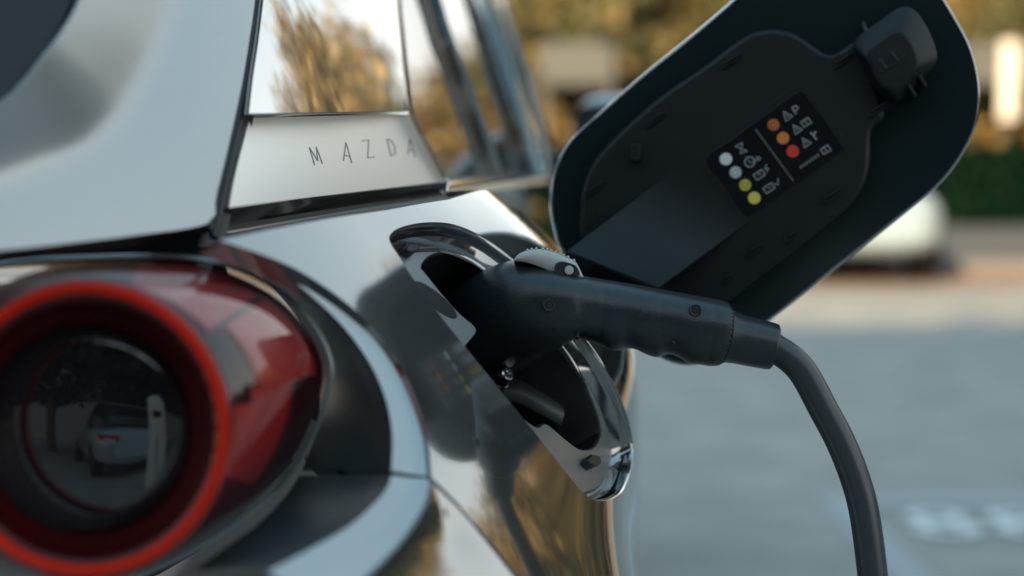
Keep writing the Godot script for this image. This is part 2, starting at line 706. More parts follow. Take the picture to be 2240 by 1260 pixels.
func fender() -> void:
	# pairs: corner of the opening (index into HOLE) <-> corner of the panel, in (s, t)
	var hole := loop_st(FEN, HOLE)
	var st := func(px: float, py: float) -> Vector2: return FEN.st(on(FEN, px, py))
	var far := 0.62
	var top_far := Vector2(0.12, -0.105)
	var belt := PackedVector2Array()
	var pairs := [
		[0, st.call(480, 525)], [2, st.call(650, 491)], [4, st.call(850, 459)], [5, st.call(980, 437)], [7, Vector2(0.06, -0.105)], [8, top_far],
		[10, Vector2(far, -0.105)], [12, Vector2(far, 0.02)], [15, Vector2(far, 0.18)], [17, Vector2(far, 0.33)], [19, Vector2(0.12, 0.33)], [20, st.call(1240, 1400)], [21, st.call(1140, 1269)], [22, st.call(1075, 1189)],
		[23, st.call(1006, 1106)], [24, st.call(944, 1044)], [25, st.call(934, 950)], [26, st.call(908, 868)], [27, st.call(866, 783)], [28, st.call(790, 690)], [29, st.call(650, 590)]]
	var loop_in := PackedVector2Array()
	var loop_out := PackedVector2Array()
	var hn := hole.size()
	for k in pairs.size():
		var i0: int = pairs[k][0]
		var i1: int = pairs[(k + 1) % pairs.size()][0]
		if k == pairs.size() - 1:
			i1 = hn
		var o0: Vector2 = pairs[k][1]
		var o1: Vector2 = pairs[(k + 1) % pairs.size()][1]
		var om: Vector2 = pairs[(k - 1 + pairs.size()) % pairs.size()][1]
		var op: Vector2 = pairs[(k + 2) % pairs.size()][1]
		var steps := 10
		for j in steps:
			var u := j / float(steps)
			var fi := i0 + (i1 - i0) * u
			var b := int(fi)
			loop_in.append(catmull(hole[(b - 1 + hn) % hn], hole[b % hn], hole[(b + 1) % hn], hole[(b + 2) % hn], fi - b))
			var arc: bool = k >= 15
			loop_out.append(catmull(o0 if k == 15 else om, o0, o1, o1 if k == 20 else op, u) if arc else o0.lerp(o1, u))
	var rows := []
	var rings := 26
	for j in rings:
		var w := pow(j / float(rings - 1), 1.3)
		var row := PackedVector3Array()
		for i in loop_in.size():
			var q := loop_in[i].lerp(loop_out[i], w)
			# the lip of the opening rolls in over the last few millimetres
			row.append(FEN.lift(q))
		rows.append(row)
	var g := Geo.new()
	sheet(g, rows, 0.0, EYE, true)
	# smooth normals straight from the surface
	for i in g.v.size():
		var q := FEN.st(g.v[i])
		var e := 0.002
		var ds := (FEN.h(q.x + e, q.y) - FEN.h(q.x - e, q.y)) / (2.0 * e)
		var dt := (FEN.h(q.x, q.y + e) - FEN.h(q.x, q.y - e)) / (2.0 * e)
		g.nn[i] = (FEN.n - FEN.es * ds - FEN.et * dt).normalized()
	# outer return flange
	var edge := []
	for l in 3:
		var row := PackedVector3Array()
		for i in loop_out.size():
			row.append(FEN.lift(loop_out[i], [0.0, -0.002, -0.012][l]))
		edge.append(row)
	sheet(g, edge, 0.0, EYE, true, FEN.o)
	var fen := obj("rear_fender", g, M.fender_paint, car)
	# walls of the charging recess
	var fl := Haunch.new(FEN.o - FEN.n * 0.0135, FEN.es, FEN.et, EYE)
	var c := Vector2.ZERO
	for q in loop_in:
		c += q
	c /= loop_in.size()
	var wall := []
	var lip := [[0.0, 0.0], [0.0012, 0.0004], [0.0022, 0.0016], [0.0028, 0.004], [0.0034, 0.009], [0.005, 0.5], [0.008, 0.93], [0.012, 1.0]]
	var floor_loop := PackedVector2Array()
	for l in lip.size():
		var row := PackedVector3Array()
		for i in loop_in.size():
			var q := loop_in[i]
			var inw := (c - q).normalized()
			var q2: Vector2 = q + inw * lip[l][0]
			var top := FEN.lift(q)
			var depth := (top - fl.lift(q)).dot(FEN.n)
			var off: float = -lip[l][1] if l < 5 else -depth * lip[l][1]
			var base := FEN.h(q.x, q.y)
			row.append(FEN.o + FEN.es * q2.x + FEN.et * q2.y + FEN.n * (base + off))
			if l == lip.size() - 1:
				floor_loop.append(q2)
		wall.append(row)
	g = Geo.new()
	sheet(g, wall, 0.0, EYE, true)
	# face the middle of the recess
	var mid := FEN.lift(c)
	for i in g.nn.size():
		var q := FEN.st(g.v[i])
		var to := FEN.es * (c.x - q.x) + FEN.et * (c.y - q.y) + FEN.n * 0.02
		if g.nn[i].dot(to) < 0.0:
			g.nn[i] = -g.nn[i]
	obj("recess_wall", g, M.fender_paint, fen)
	# floor with the socket opening
	var tub := closed_smooth(loop_st(fl, [920,590, 926,570, 950,554, 1000,547, 1045,560, 1080,585, 1150,650, 1215,730, 1255,790, 1290,860, 1312,920, 1316,950, 1300,980, 1270,985, 1240,965, 1213,942, 1192,928, 1168,934, 1090,870, 1010,780, 1022,750, 1041,720, 1004,686, 964,641, 936,606]), 4)
	var tc: Vector2 = fl.st(on(fl, 1110, 745))
	var K := 160
	rows = []
	var tl := PackedVector2Array()
	var ol := PackedVector2Array()
	for k in K:
		tl.append(leave(tub, tc, TAU * k / K))
		ol.append(leave(floor_loop, tc, TAU * k / K))
	for j in 8:
		var row := PackedVector3Array()
		for k in K:
			row.append(fl.lift(tl[k].lerp(ol[k], j / 7.0)))
		rows.append(row)
	g = Geo.new()
	sheet(g, rows, 0.0, EYE, true)
	obj("recess_floor", g, M.floor_plastic, fen)
	rows = []
	for e in [[0.0, 0.0], [0.0008, 0.0004], [0.0014, 0.0012], [0.0018, 0.004], [0.003, 0.03], [0.004, 0.10]]:
		var row := PackedVector3Array()
		for k in K:
			row.append(fl.lift(tl[k] + (tc - tl[k]).normalized() * e[0], -e[1]))
		rows.append(row)
	g = Geo.new()
	sheet(g, rows, 0.0, EYE, true)
	for i in g.nn.size():
		var q := FEN.st(g.v[i])
		var to := FEN.es * (tc.x - q.x) + FEN.et * (tc.y - q.y) + FEN.n * 0.02
		if g.nn[i].dot(to) < 0.0:
			g.nn[i] = -g.nn[i]
	obj("socket_tub", g, M.rubber, fen)
	g = Geo.new()
	var bot := PackedVector2Array()
	for k in K:
		bot.append(tl[k])
	plate_st(g, fl, bot, -0.108, -0.098, 0.001)
	obj("socket_base", g, M.rubber, fen)
	# dark oval plate on the ledge, standing in for a slot's shade
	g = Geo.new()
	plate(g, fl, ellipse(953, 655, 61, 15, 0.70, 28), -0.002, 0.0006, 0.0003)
	obj("slot_shade", g, M.rubber, fen)
	# rubber stops for the flap
	for s in [[905, 541, 15, 11, 0.25], [1303, 1005, 16, 13, 0.5]]:
		g = Geo.new()
		plate(g, fl, ellipse(s[0], s[1], s[2], s[3], s[4], 5), -0.001, 0.006, 0.0012)
		obj("rubber_stop", g, M.rubber, fen)
	# hinge plug and dust cover hanging in the lower part of the recess
	var ax := (P(1135, 800, 0.80) - P(1085, 835, 0.815)).normalized()
	g = Geo.new()
	lathe(g, P(1078, 842, 0.82), ax, [[0, 0], [0, 0.0062], [0.008, 0.0062], [0.0082, 0.0052], [0.0125, 0.0050], [0.0135, 0.0042], [0.0135, 0.0]], 20)
	obj("cover_pin", g, M.gloss_black, fen)
	g = Geo.new()
	lathe(g, P(1106, 820, 0.809), ax, [[0, 0.0046], [0.0022, 0.0046], [0.003, 0.0036], [0.003, 0.0022], [0.0018, 0.002], [0.0018, 0]], 8)
	obj("pin_head", g, M.bolt_metal, fen)
	g = Geo.new()
	var arm := []
	for e in smooth3([P(1095, 850, 0.835), P(1130, 855, 0.835), P(1180, 880, 0.835), P(1225, 905, 0.84)], 14):
		var upv := cb * Vector3(0.28, 0.88, 0.2)
		arm.append([e, upv * 0.0058, (cb * Vector3(0.1, -0.3, 1.0)).normalized() * 0.012])
	sweep(g, arm, 20, 3.4)
	obj("cover_arm", g, M.cover_grey, fen)
	g = Geo.new()
	lathe(g, P(1222, 915, 0.862), cb * Vector3(0.45, 0.55, 0.7), [[-0.012, 0], [-0.012, 0.010], [-0.004, 0.0115], [0.0, 0.0115], [0.0012, 0.0105], [0.0012, 0.0088], [0.0005, 0.0085], [0.0005, 0]], 28)
	obj("dust_cover", g, M.cover_grey, fen)
	# bumper corner below the seam
	var bum := Haunch.new(FEN.o - FEN.n * 0.0015, FEN.es, FEN.et, EYE)
	rows = between(bum, v2([941,1050, 930,1100, 880,1180, 800,1262, 700,1345, 600,1420]), v2([946,1050, 1001,1110, 1069,1193, 1134,1274, 1236,1405, 1330,1520]), 24, 40, func(u: float, v: float) -> float: return -0.004 * sin(u * PI) * smoothstep(0.0, 0.3, v))
	g = Geo.new()
	sheet(g, rows, 0.003)
	obj("bumper_corner", g, M.fender_paint, car)
	# dark filler behind the seams
	g = Geo.new()
	sheet(g, between(bum, v2([820,690, 900,900, 905,1040, 860,1200, 700,1300]), v2([840,690, 940,900, 990,1040, 1120,1210, 1260,1400]), 6, 20, func(_u, _v): return -0.014))
	obj("seam_filler", g, M.rubber, car)

func ellipse(cx: float, cy: float, rx: float, ry: float, turn: float, n: int) -> PackedVector2Array:
	var out := PackedVector2Array()
	for k in n:
		var p := Vector2(cos(TAU * k / n) * rx, sin(TAU * k / n) * ry).rotated(turn)
		out.append(Vector2(cx, cy) + p)
	return out

func loft(curves: Array, depths: Array, n: int, sub := 4) -> Array:
	# rows from picture curves with a depth (number or per-end pair) each
	var base := []
	for c in curves.size():
		var q := curve(v2(curves[c]), n)
		var row := PackedVector3Array()
		for j in n:
			var d = depths[c]
			var t := j / float(n - 1)
			var dd: float = lerpf(d[0], d[1], t) if d is Array else d
			row.append(P(q[j].x, q[j].y, dd))
		base.append(row)
	if sub <= 1:
		return base
	var rows := []
	for c in base.size() - 1:
		for k in sub:
			var row := PackedVector3Array()
			for j in n:
				row.append(base[c][j].lerp(base[c + 1][j], k / float(sub)))
			rows.append(row)
	rows.append(base[base.size() - 1])
	return rows

func depth_on(s: Surf, px: float, py: float, off := 0.0) -> float:
	return (on(s, px, py, off) - EYE).dot(-cb.z)

func tail_lamp() -> void:
	# rearward edge of the fender rolled round the lamp: four arcs from top to bottom
	var a4 := [480,526, 650,590, 790,690, 866,783, 908,868, 934,950, 943,1042]
	var a3 := [478,529, 632,590, 762,688, 836,783, 878,868, 898,950, 903,1038]
	var a2 := [476,533, 610,592, 730,692, 802,783, 842,868, 858,950, 856,1030]
	var a1 := [474,540, 590,594, 700,694, 770,783, 806,868, 820,950, 816,1030]
	var a0 := [472,548, 560,596, 650,694, 690,783, 700,868, 690,950, 660,1030]
	var n := 60
	var rows := []
	var defs := [[a4, 0.0, 0.0], [a4, -0.0015, -3.0], [a3, -0.004, 0.0], [a2, -0.006, 0.0], [a1, -0.030, 0.0], [a0, -0.075, 0.0]]
	var lows := [[946,1046, 936,1100, 885,1182, 805,1265, 705,1350], [943,1046, 932,1100, 881,1180, 801,1262, 700,1345], [905,1046, 893,1085, 835,1158, 742,1225, 640,1285], [857,1040, 838,1080, 770,1146, 680,1200, 585,1250], [815,1040, 795,1080, 722,1140, 640,1185, 555,1235], [655,1040, 620,1090, 560,1150, 490,1200, 420,1250]]
	var parts := [["lamp_flange", 0, 4, "fender_paint"], ["lamp_recess", 4, 6, "recess_grey"]]
	for half in 2:
		var pts := []
		for k in defs.size():
			var c := curve(v2(defs[k][0] if half == 0 else lows[k]), n)
			var row := PackedVector3Array()
			for p in c:
				row.append(on(FEN, p.x + defs[k][2], p.y, defs[k][1] - 0.0005))
			pts.append(row)
		for part in parts:
			var sub := []
			for k in range(part[1], part[2]):
				if k > part[1]:
					for e in range(1, 4):
						var row := PackedVector3Array()
						for i in n:
							row.append(pts[k - 1][i].lerp(pts[k][i], e / 4.0))
						sub.append(row)
				sub.append(pts[k])
			if part[0] == "lamp_recess":
				var row := PackedVector3Array()
				var mids := []
				for e in range(1, 4):
					row = PackedVector3Array()
					for i in n:
						row.append(pts[3][i].lerp(pts[4][i], e / 4.0))
					mids.append(row)
				sub = [pts[3]] + mids + sub
			var g := Geo.new()
			sheet(g, sub)
			if part[0] == "lamp_flange":
				obj("lamp_flange" if half == 0 else "bumper_flange", g, M.silver_paint, car)
			else:
				obj("lamp_recess" if half == 0 else "bumper_recess", g, M.recess_grey, car)
	# the lamp itself
	var lamp := Node3D.new()
	lamp.name = "tail_lamp"
	car.add_child(lamp, true)
	lamp.position = -car.position
	lamp.set_meta("label", "round red tail lamp with an unlit red rim")
	var dr := 0.555
	var cx := 187.0; var cy := 940.0
	var edge := px2([724,790, 716,868, 668,985, 575,1100, 450,1190, 330,1250, 200,1295, 40,1315, -130,1290, -270,1200, -350,1050, -370,900, -330,760, -240,660, -110,600, 40,572, 190,562, 330,560, 470,572, 600,628, 682,705])
	var es := closed_smooth(edge, 8)
	var K := 160
	var shell := []
	var inner := []
	var outline := PackedVector2Array()
	for k in K:
		outline.append(leave(es, Vector2(cx, cy), TAU * k / K))
	for q in 15:
		var u := q / 14.0
		var row := PackedVector3Array()
		var row2 := PackedVector3Array()
		for k in K:
			var c := Vector2(cx + cos(TAU * k / K) * 322.0, cy + sin(TAU * k / K) * 330.0)
			var e := outline[k]
			var w := lerpf(sin(u * PI / 2.0), u, 0.45)
			var p := c.lerp(e, w)
			var dd := lerpf(dr, 0.655, lerpf(1.0 - cos(u * PI / 2.0), u, 0.45))
			row.append(P(p.x, p.y, dd))
			row2.append(P(lerpf(cx, p.x, 0.965), lerpf(cy, p.y, 0.965), dd + 0.014))
		shell.append(row)
		inner.append(row2)
	# round rear edge of the lens over the ring
	var front := []
	for e in [[284, 0.562], [292, 0.5572], [316, 0.5552], [319, 0.5548]]:
		var row := PackedVector3Array()
		for k in K:
			row.append(P(cx + cos(TAU * k / K) * e[0], cy + sin(TAU * k / K) * e[0] * 1.02, e[1]))
		front.append(row)
	var g := Geo.new()
	sheet(g, front.slice(2) + shell, 0.0, EYE, true)
	obj("lens", g, M.lens_red, lamp)
	g = Geo.new()
	sheet(g, inner, 0.0, EYE, true)
	obj("housing", g, M.lamp_body, lamp)
	# bright line where the lens meets its seat
	g = Geo.new()
	var path := PackedVector3Array()
	for k in K + 1:
		var e := outline[k % K]
		path.append(P(e.x, e.y, 0.6545))
	tube(g, path, 0.0011, 8)
	obj("lens_edge", g, M.silver_paint, lamp)
	# light guide ring, unlit; its strong red stands in for daylight passing through
	g = Geo.new()
	var tor := PackedVector3Array()
	for k in 97:
		var t := TAU * k / 96.0
		tor.append(P(cx + cos(t) * 303.0, cy + sin(t) * 310.0, 0.563))
	tube(g, tor, 0.0027, 14)
	obj("light_guide", g, M.lamp_ring, lamp)
	# funnel from the ring to the round glass
	g = Geo.new()
	var fun := []
	for e in [[305, 0.574], [288, 0.572], [275, 0.575], [264, 0.585], [254, 0.592], [244, 0.594], [234, 0.598], [224, 0.60]]:
		var row := PackedVector3Array()
		for k in K:
			row.append(P(cx + 3 + cos(TAU * k / K) * e[0], cy + sin(TAU * k / K) * e[0] * 1.02, e[1] + (0.0009 if k % 4 < 2 else 0.0)))
		fun.append(row)
	sheet(g, fun, 0.0, EYE, true)
	obj("funnel", g, M.lamp_body, lamp)
	g = Geo.new()
	var dome := []
	for e in [[230, 0.601], [224, 0.5978], [185, 0.5958], [125, 0.5942], [62, 0.5934], [1, 0.5932]]:
		var row := PackedVector3Array()
		for k in K:
			row.append(P(cx + 3 + cos(TAU * k / K) * e[0], cy + sin(TAU * k / K) * e[0], e[1]))
		dome.append(row)
	sheet(g, dome, 0.0, EYE, true)
	obj("round_glass", g, M.lens_dark, lamp)
	# reflector fields moulded into the housing, right of the ring: [from degrees, to degrees, inner row, outer row, material]
	for b in [[-37, -10, 0, 3, "lamp_dark"], [-34, -15, 4, 12, "lamp_reflector"], [-13, 16, 1, 8, "lamp_reflector"], [-13, 20, 9, 13, "lamp_dark"], [-70, -40, 2, 13, "lamp_reflector"]]:
		var part := []
		for r in range(b[2], b[3] + 1):
			var row := PackedVector3Array()
			var k0 := int(floor(b[0] / 360.0 * K))
			var k1 := int(ceil(b[1] / 360.0 * K))
			for k in range(k0, k1 + 1):
				var p: Vector3 = inner[r][(k + K) % K]
				row.append(p.lerp(EYE, 0.004))
			part.append(row)
		g = Geo.new()
		sheet(g, part, 0.001)
		obj("reflector", g, M[b[4]], lamp)
	# dark shelf between tailgate and lamp
	g = Geo.new()
	sheet(g, loft([[-3000,660, -700,615, -200,575, 0,545, 300,512, 480,490], [-3000,720, -700,650, -200,590, 0,580, 300,565, 482,548], [-3000,1500, -700,1500, -200,1400, 100,1330, 400,1230, 640,1010]], [[0.60, 0.69], [0.66, 0.72], [0.74, 0.76]], 40, 6))
	obj("lamp_shelf", g, M.rubber, car)

func tailgate() -> void:
	var a := P(455, 490, 0.665)
	var b := P(558, 0, 0.725)
	var c := P(0, 548, 0.585)
	var s := Surf.new(P(180, 250, 0.64), a - c, a - b, EYE)
	s.o += s.n * ((a - s.o).dot(s.n) + 0.012)
	s.crown(0.9, 0.3, 0.75, 0.3, 0.25, 0.6, 0.3, 0.3)
	var g := Geo.new()
	# columns from the rear window edge, over the dished border, to the shut line
	var glass_edge := v2([300,-420, 240,-160, 178,-2, 140,68, 95,128, 50,184, 0,228, -160,330, -420,420, -900,480])
	var right := v2([600,-420, 572,-160, 558,-2, 545,90, 530,180, 511,270, 490,360, 472,430, 455,488, 300,514, 150,532, 0,548, -400,585, -900,610])
	# right hand border as one curve that turns the corner and runs along the lower edge
	var line := curve(v2([470,-420, 420,-160, 385,-20, 346,100, 300,190, 250,256, 170,318, 0,385, -200,450, -500,510, -900,545]), 60)
	var dish := PackedVector2Array(line)
	dish.append(Vector2(-3000, -3000))
	var ga := curve(glass_edge, 90)
	var gb := curve(right, 90)
	var rows := []
	for j in 90:
		var row := PackedVector3Array()
		for i in 60:
			var p := ga[j].lerp(gb[j], i / 59.0)
			var near := 1e9
			for k in line.size() - 1:
				near = minf(near, p.distance_to(Geometry2D.get_closest_point_to_segment(p, line[k], line[k + 1])))
			if not Geometry2D.is_point_in_polygon(p, dish):
				near = -near
			# 6 mm over 200 units, with a rounded crease
			var off := 0.5 * (near + sqrt(near * near + 900.0)) * 0.00009
			row.append(on(s, p.x, p.y, off))
		rows.append(row)
	sheet(g, rows, 0.0035)
	# the rest of the tailgate, across to the other side of the car
	sheet(g, between(s, v2([-902,482, -2500,510, -5200,520]), v2([-902,610, -2500,640, -5200,655]), 10, 30, func(u, _v): return 0.004 * (1.0 - u)), 0.0035)
	obj("tailgate", g, M.silver_paint, car)
	g = Geo.new()
	rows = between(s, v2([-5200,-420, -5200,-200, -5200,0, -5200,100, -5200,200, -5200,300, -5200,400, -5200,505]), v2([310,-420, 250,-160, 188,-2, 150,72, 100,136, 55,192, 0,236, -160,340, -900,488]), 40, 50, func(_u, _v): return 0.010)
	sheet(g, rows, 0.004)
	obj("rear_window", g, M.rear_glass, car)
	# rubber channel between tailgate and rear pillar
	g = Geo.new()
	rows = between(s, v2([575,-420, 550,-160, 535,0, 520,100, 500,200, 470,330, 440,470, 440,540]), v2([640,-420, 610,-160, 592,0, 580,100, 565,200, 540,330, 505,470, 492,540]), 12, 40, func(_u, _v): return -0.016)
	sheet(g, rows, 0.002)
	obj("shut_line_seal", g, M.rubber, car)
	# rounded seal bead beside the tailgate
	g = Geo.new()
	var path := PackedVector3Array()
	for p in curve(v2([610,-420, 583,-160, 567,0, 556,90, 541,180, 522,270, 502,360, 484,440, 467,520]), 50):
		path.append(on(s, p.x, p.y, -0.010))
	tube(g, path, 0.0024, 10)
	obj("seal_bead", g, M.rubber, car)
	g = Geo.new()
	sheet(g, between(s, v2([-900,612, -400,587, 0,550, 150,534, 300,516, 456,491]), v2([-900,640, -400,610, 0,572, 150,556, 300,536, 470,520]), 6, 30, func(u, _v): return -0.004 - 0.02 * u))
	obj("tailgate_lip", g, M.rubber, car)

func pillar() -> void:
	# painted rear pillar
	var s := Surf.new(P(720, 120, 0.80), P(870, 110, 0.925) - P(565, 120, 0.71), P(720, 240, 0.79) - P(700, 0, 0.825), EYE)
	s.crown(0.42, 0.25, 0.12, 0.25, 0.35, 0.3, 0.35, 0.3)
	var g := Geo.new()
	var rows := between(s, v2([622,-420, 594,-160, 577,0, 566,90, 554,170, 545,248]), v2([852,-420, 858,-160, 866,0, 874,80, 882,160, 893,243]), 40, 60)
	sheet(g, rows, 0.003)
	obj("rear_pillar", g, M.gloss_pillar, car)
	g = Geo.new()
	rows = between(s, v2([854,-420, 860,-160, 868,0, 876,80, 884,160, 894,240]), v2([856,-420, 866,-160, 876,0, 885,80, 893,160, 907,246]), 8, 40, func(u, _v): return -0.006 * u * u)
	sheet(g, rows, 0.003)
	obj("pillar_edge", g, M.chrome, car)
	# brushed garnish with lettering laid on in grey
	var q := Surf.new(P(720, 350, 0.79), P(905, 248, 0.915) - P(545, 258, 0.70), P(500, 475, 0.652) - P(545, 258, 0.70), EYE)
	q.crown(0.35, 0.3, 0.12, 0.3, 0.25, 0.15, 0.25, 0.15)
	g = Geo.new()
	rows = between(q, v2([546,258, 537,300, 525,345, 512,400, 503,452]), v2([905,249, 925,290, 945,328, 965,368, 978,396]), 50, 30)
	sheet(g, rows, 0.004)
	obj("pillar_garnish", g, M.satin_silver, car)
	# its lower facet, turned to the ground
	g = Geo.new()
	var top := curve(v2([502,455, 650,436, 800,416, 978,397]), 40)
	var low := curve(v2([494,505, 650,479, 800,455, 978,428]), 40)
	rows = []
	for j in 8:
		var u := j / 7.0
		var row := PackedVector3Array()
		for i in 40:
			var p := top[i].lerp(low[i], u)
			row.append(on(q, p.x, p.y, -0.0004 - 0.010 * u - 0.003 * u * u))
		rows.append(row)
	sheet(g, rows, 0.002)
	obj("garnish_facet", g, M.chrome, car)
	# thin ledge above the garnish
	g = Geo.new()
	top = curve(v2([545,247, 620,240, 720,235, 820,236, 893,241]), 30)
	low = curve(v2([545,260, 620,252, 720,246, 820,246, 905,250]), 30)
	rows = []
	for j in 4:
		var row := PackedVector3Array()
		for i in 30:
			var p := top[i].lerp(low[i], j / 3.0)
			row.append(on(q, p.x, p.y, -0.006 + 0.0055 * j / 3.0))
		rows.append(row)
	sheet(g, rows, 0.001)
	obj("garnish_ledge", g, M.chrome, car)
	# letters, one mesh each: raised grey strokes painted as the shade of grooves
	var letters := [
		[[677,322, 689,361], [677,322, 696,352], [692,321, 696,352], [692,321, 706,358]],
		[[757,311, 752,351], [757,311, 770,356], [753,340, 765,341]],
		[[792,308, 807,306], [807,306, 805,345], [805,345, 821,343]],
		[[847,304, 856,341], [847,304, 856,307], [856,307, 864,320], [864,320, 865,337], [856,341, 865,337]],
		[[897,303, 893,338], [897,303, 909,343], [894,328, 904,329]]]
	for l in letters:
		g = Geo.new()
		for k in l:
			var p0 := Vector2(k[0], k[1]); var p1 := Vector2(k[2], k[3])
			var nr := (p1 - p0).normalized().orthogonal() * 1.0
			plate(g, q, PackedVector2Array([p0 - nr, p1 - nr, p1 + nr, p0 + nr]), -0.0005, 0.00025, 0.0001)
		obj("letter", g, M.groove_shade, car)
	# black channel under the garnish, along the fender top
	g = Geo.new()
	top = curve(v2([470,515, 650,484, 800,459, 990,430]), 40)
	low = curve(v2([470,545, 650,512, 800,482, 990,445]), 40)
	rows = []
	for j in 4:
		var row := PackedVector3Array()
		for i in 40:
			var p := top[i].lerp(low[i], j / 3.0)
			row.append(on(q, p.x, p.y, -0.022 + 0.003 * j))
		rows.append(row)
	sheet(g, rows, 0.002)
	obj("channel_seal", g, M.rubber, car)

func side_windows() -> void:
	var s := Surf.new(P(978, 385, 0.93), Vector3(0.0, 0.0, -1.0), Vector3(0.0, -1.0, 0.0), EYE)
	s.n = (cb * Vector3(0.935, 0.31, 0.14)).normalized()
	s.es = (Vector3(0, 0, -1) - s.n * Vector3(0, 0, -1).dot(s.n)).normalized()
	s.et = s.n.cross(s.es)
	if s.et.y > 0.0:
		s.et = -s.et
	s.crown(0.0, 1.0, 0.0, 1.0, 0.25, 0.35, 0.1, 0.5)
	var g := Geo.new()
	# panes: rear quarter and front door
	sheet(g, between(s, v2([880,-60, 878,0, 886,80, 895,160, 908,246, 945,322, 980,388]), v2([926,-60, 948,0, 972,80, 1005,160, 1036,246, 1062,322, 1082,384]), 30, 40, func(_u, _v): return -0.004), 0.004)
	obj("quarter_window", g, M.tinted_glass, car)
	g = Geo.new()
	sheet(g, between(s, v2([932,-60, 954,0, 978,80, 1011,160, 1042,246, 1068,322, 1088,384]), v2([1020,-60, 1040,0, 1070,80, 1098,160, 1125,246, 1150,322, 1168,382]), 30, 40, func(_u, _v): return -0.004), 0.004)
	obj("door_window", g, M.tinted_glass, car)
	# slim divider between the panes
	g = Geo.new()
	sheet(g, between(s, v2([927,-60, 949,0, 974,80, 1007,160, 1038,246, 1064,322, 1084,386]), v2([933,-60, 955,0, 981,80, 1014,160, 1045,246, 1071,322, 1091,386]), 6, 30, func(u, _v): return 0.002 * sin(u * PI)), 0.006)
	obj("window_divider", g, M.fender_paint, car)
	# window frame: dark inner band and bright outer band
	g = Geo.new()
	sheet(g, between(s, v2([1016,-60, 1034,0, 1064,80, 1092,160, 1119,246, 1146,322, 1164,384]), v2([1035,-60, 1055,0, 1084,80, 1110,160, 1135,246, 1158,322, 1174,382]), 8, 30, func(u, _v): return 0.004 * sin(u * PI)), 0.006)
	obj("window_frame", g, M.fender_paint, car)
	g = Geo.new()
	sheet(g, between(s, v2([1036,-60, 1056,0, 1085,80, 1111,160, 1136,246, 1159,322, 1175,382]), v2([1056,-60, 1072,0, 1098,80, 1123,160, 1148,246, 1168,322, 1184,378]), 8, 30, func(u, _v): return 0.006 * sin(u * PI)), 0.006)
	obj("door_frame", g, M.chrome, car)
	g = Geo.new()
	sheet(g, between(s, v2([1074,-60, 1088,0, 1115,80, 1142,160, 1166,246, 1184,322, 1192,372]), v2([1092,-60, 1108,0, 1134,80, 1160,160, 1186,246, 1206,322, 1220,370]), 8, 30, func(u, _v): return 0.005 * sin(u * PI)), 0.008)
	obj("windscreen_pillar", g, M.fender_paint, car)
	# belt moulding
	g = Geo.new()
	sheet(g, between(s, v2([981,386, 1040,381, 1100,377, 1150,374, 1200,370]), v2([981,432, 1040,422, 1100,412, 1150,405, 1200,398]), 8, 30, func(u, _v): return 0.006 * sin(u * PI * 0.9)), 0.006)
	obj("belt_moulding", g, M.chrome, car)
	# door mirror
	var mir := Node3D.new()
	mir.name = "door_mirror"
	car.add_child(mir, true)
	mir.position = -car.position
	g = Geo.new()
	var stn := []
	for k in 11:
		var t := k / 10.0
		var r := sqrt(maxf(0.02, 1.0 - pow(t * 2.0 - 1.0, 4.0)))
		stn.append([P(lerpf(1250, 1470, t), 288 + 6 * t, 1.95), cb * Vector3(0, 1, 0) * 0.052 * r, cb * Vector3(0, 0, -1) * 0.05 * r])
	sweep(g, stn, 24, 2.8)
	obj("mirror_housing", g, M.silver_paint, mir)
	g = Geo.new()
	var ms := Surf.new(P(1360, 270, 1.893), Vector3.RIGHT, Vector3.UP, EYE)
	plate(g, ms, px2([1254,240, 1285,228, 1400,228, 1450,242, 1460,300, 1440,356, 1350,362, 1266,352, 1254,300]), -0.002, 0.002, 0.001)
	obj("mirror_glass", g, M.rubber, mir)
	g = Geo.new()
	stn = []
	for k in 5:
		var t := k / 4.0
		stn.append([P(lerpf(1205, 1285, t), lerpf(372, 318, t), 1.95), cb * Vector3(0, 1, 0) * 0.018, cb * Vector3(0, 0, -1) * 0.025])
	sweep(g, stn, 16, 2.6)
	obj("mirror_foot", g, M.gloss_black, mir)

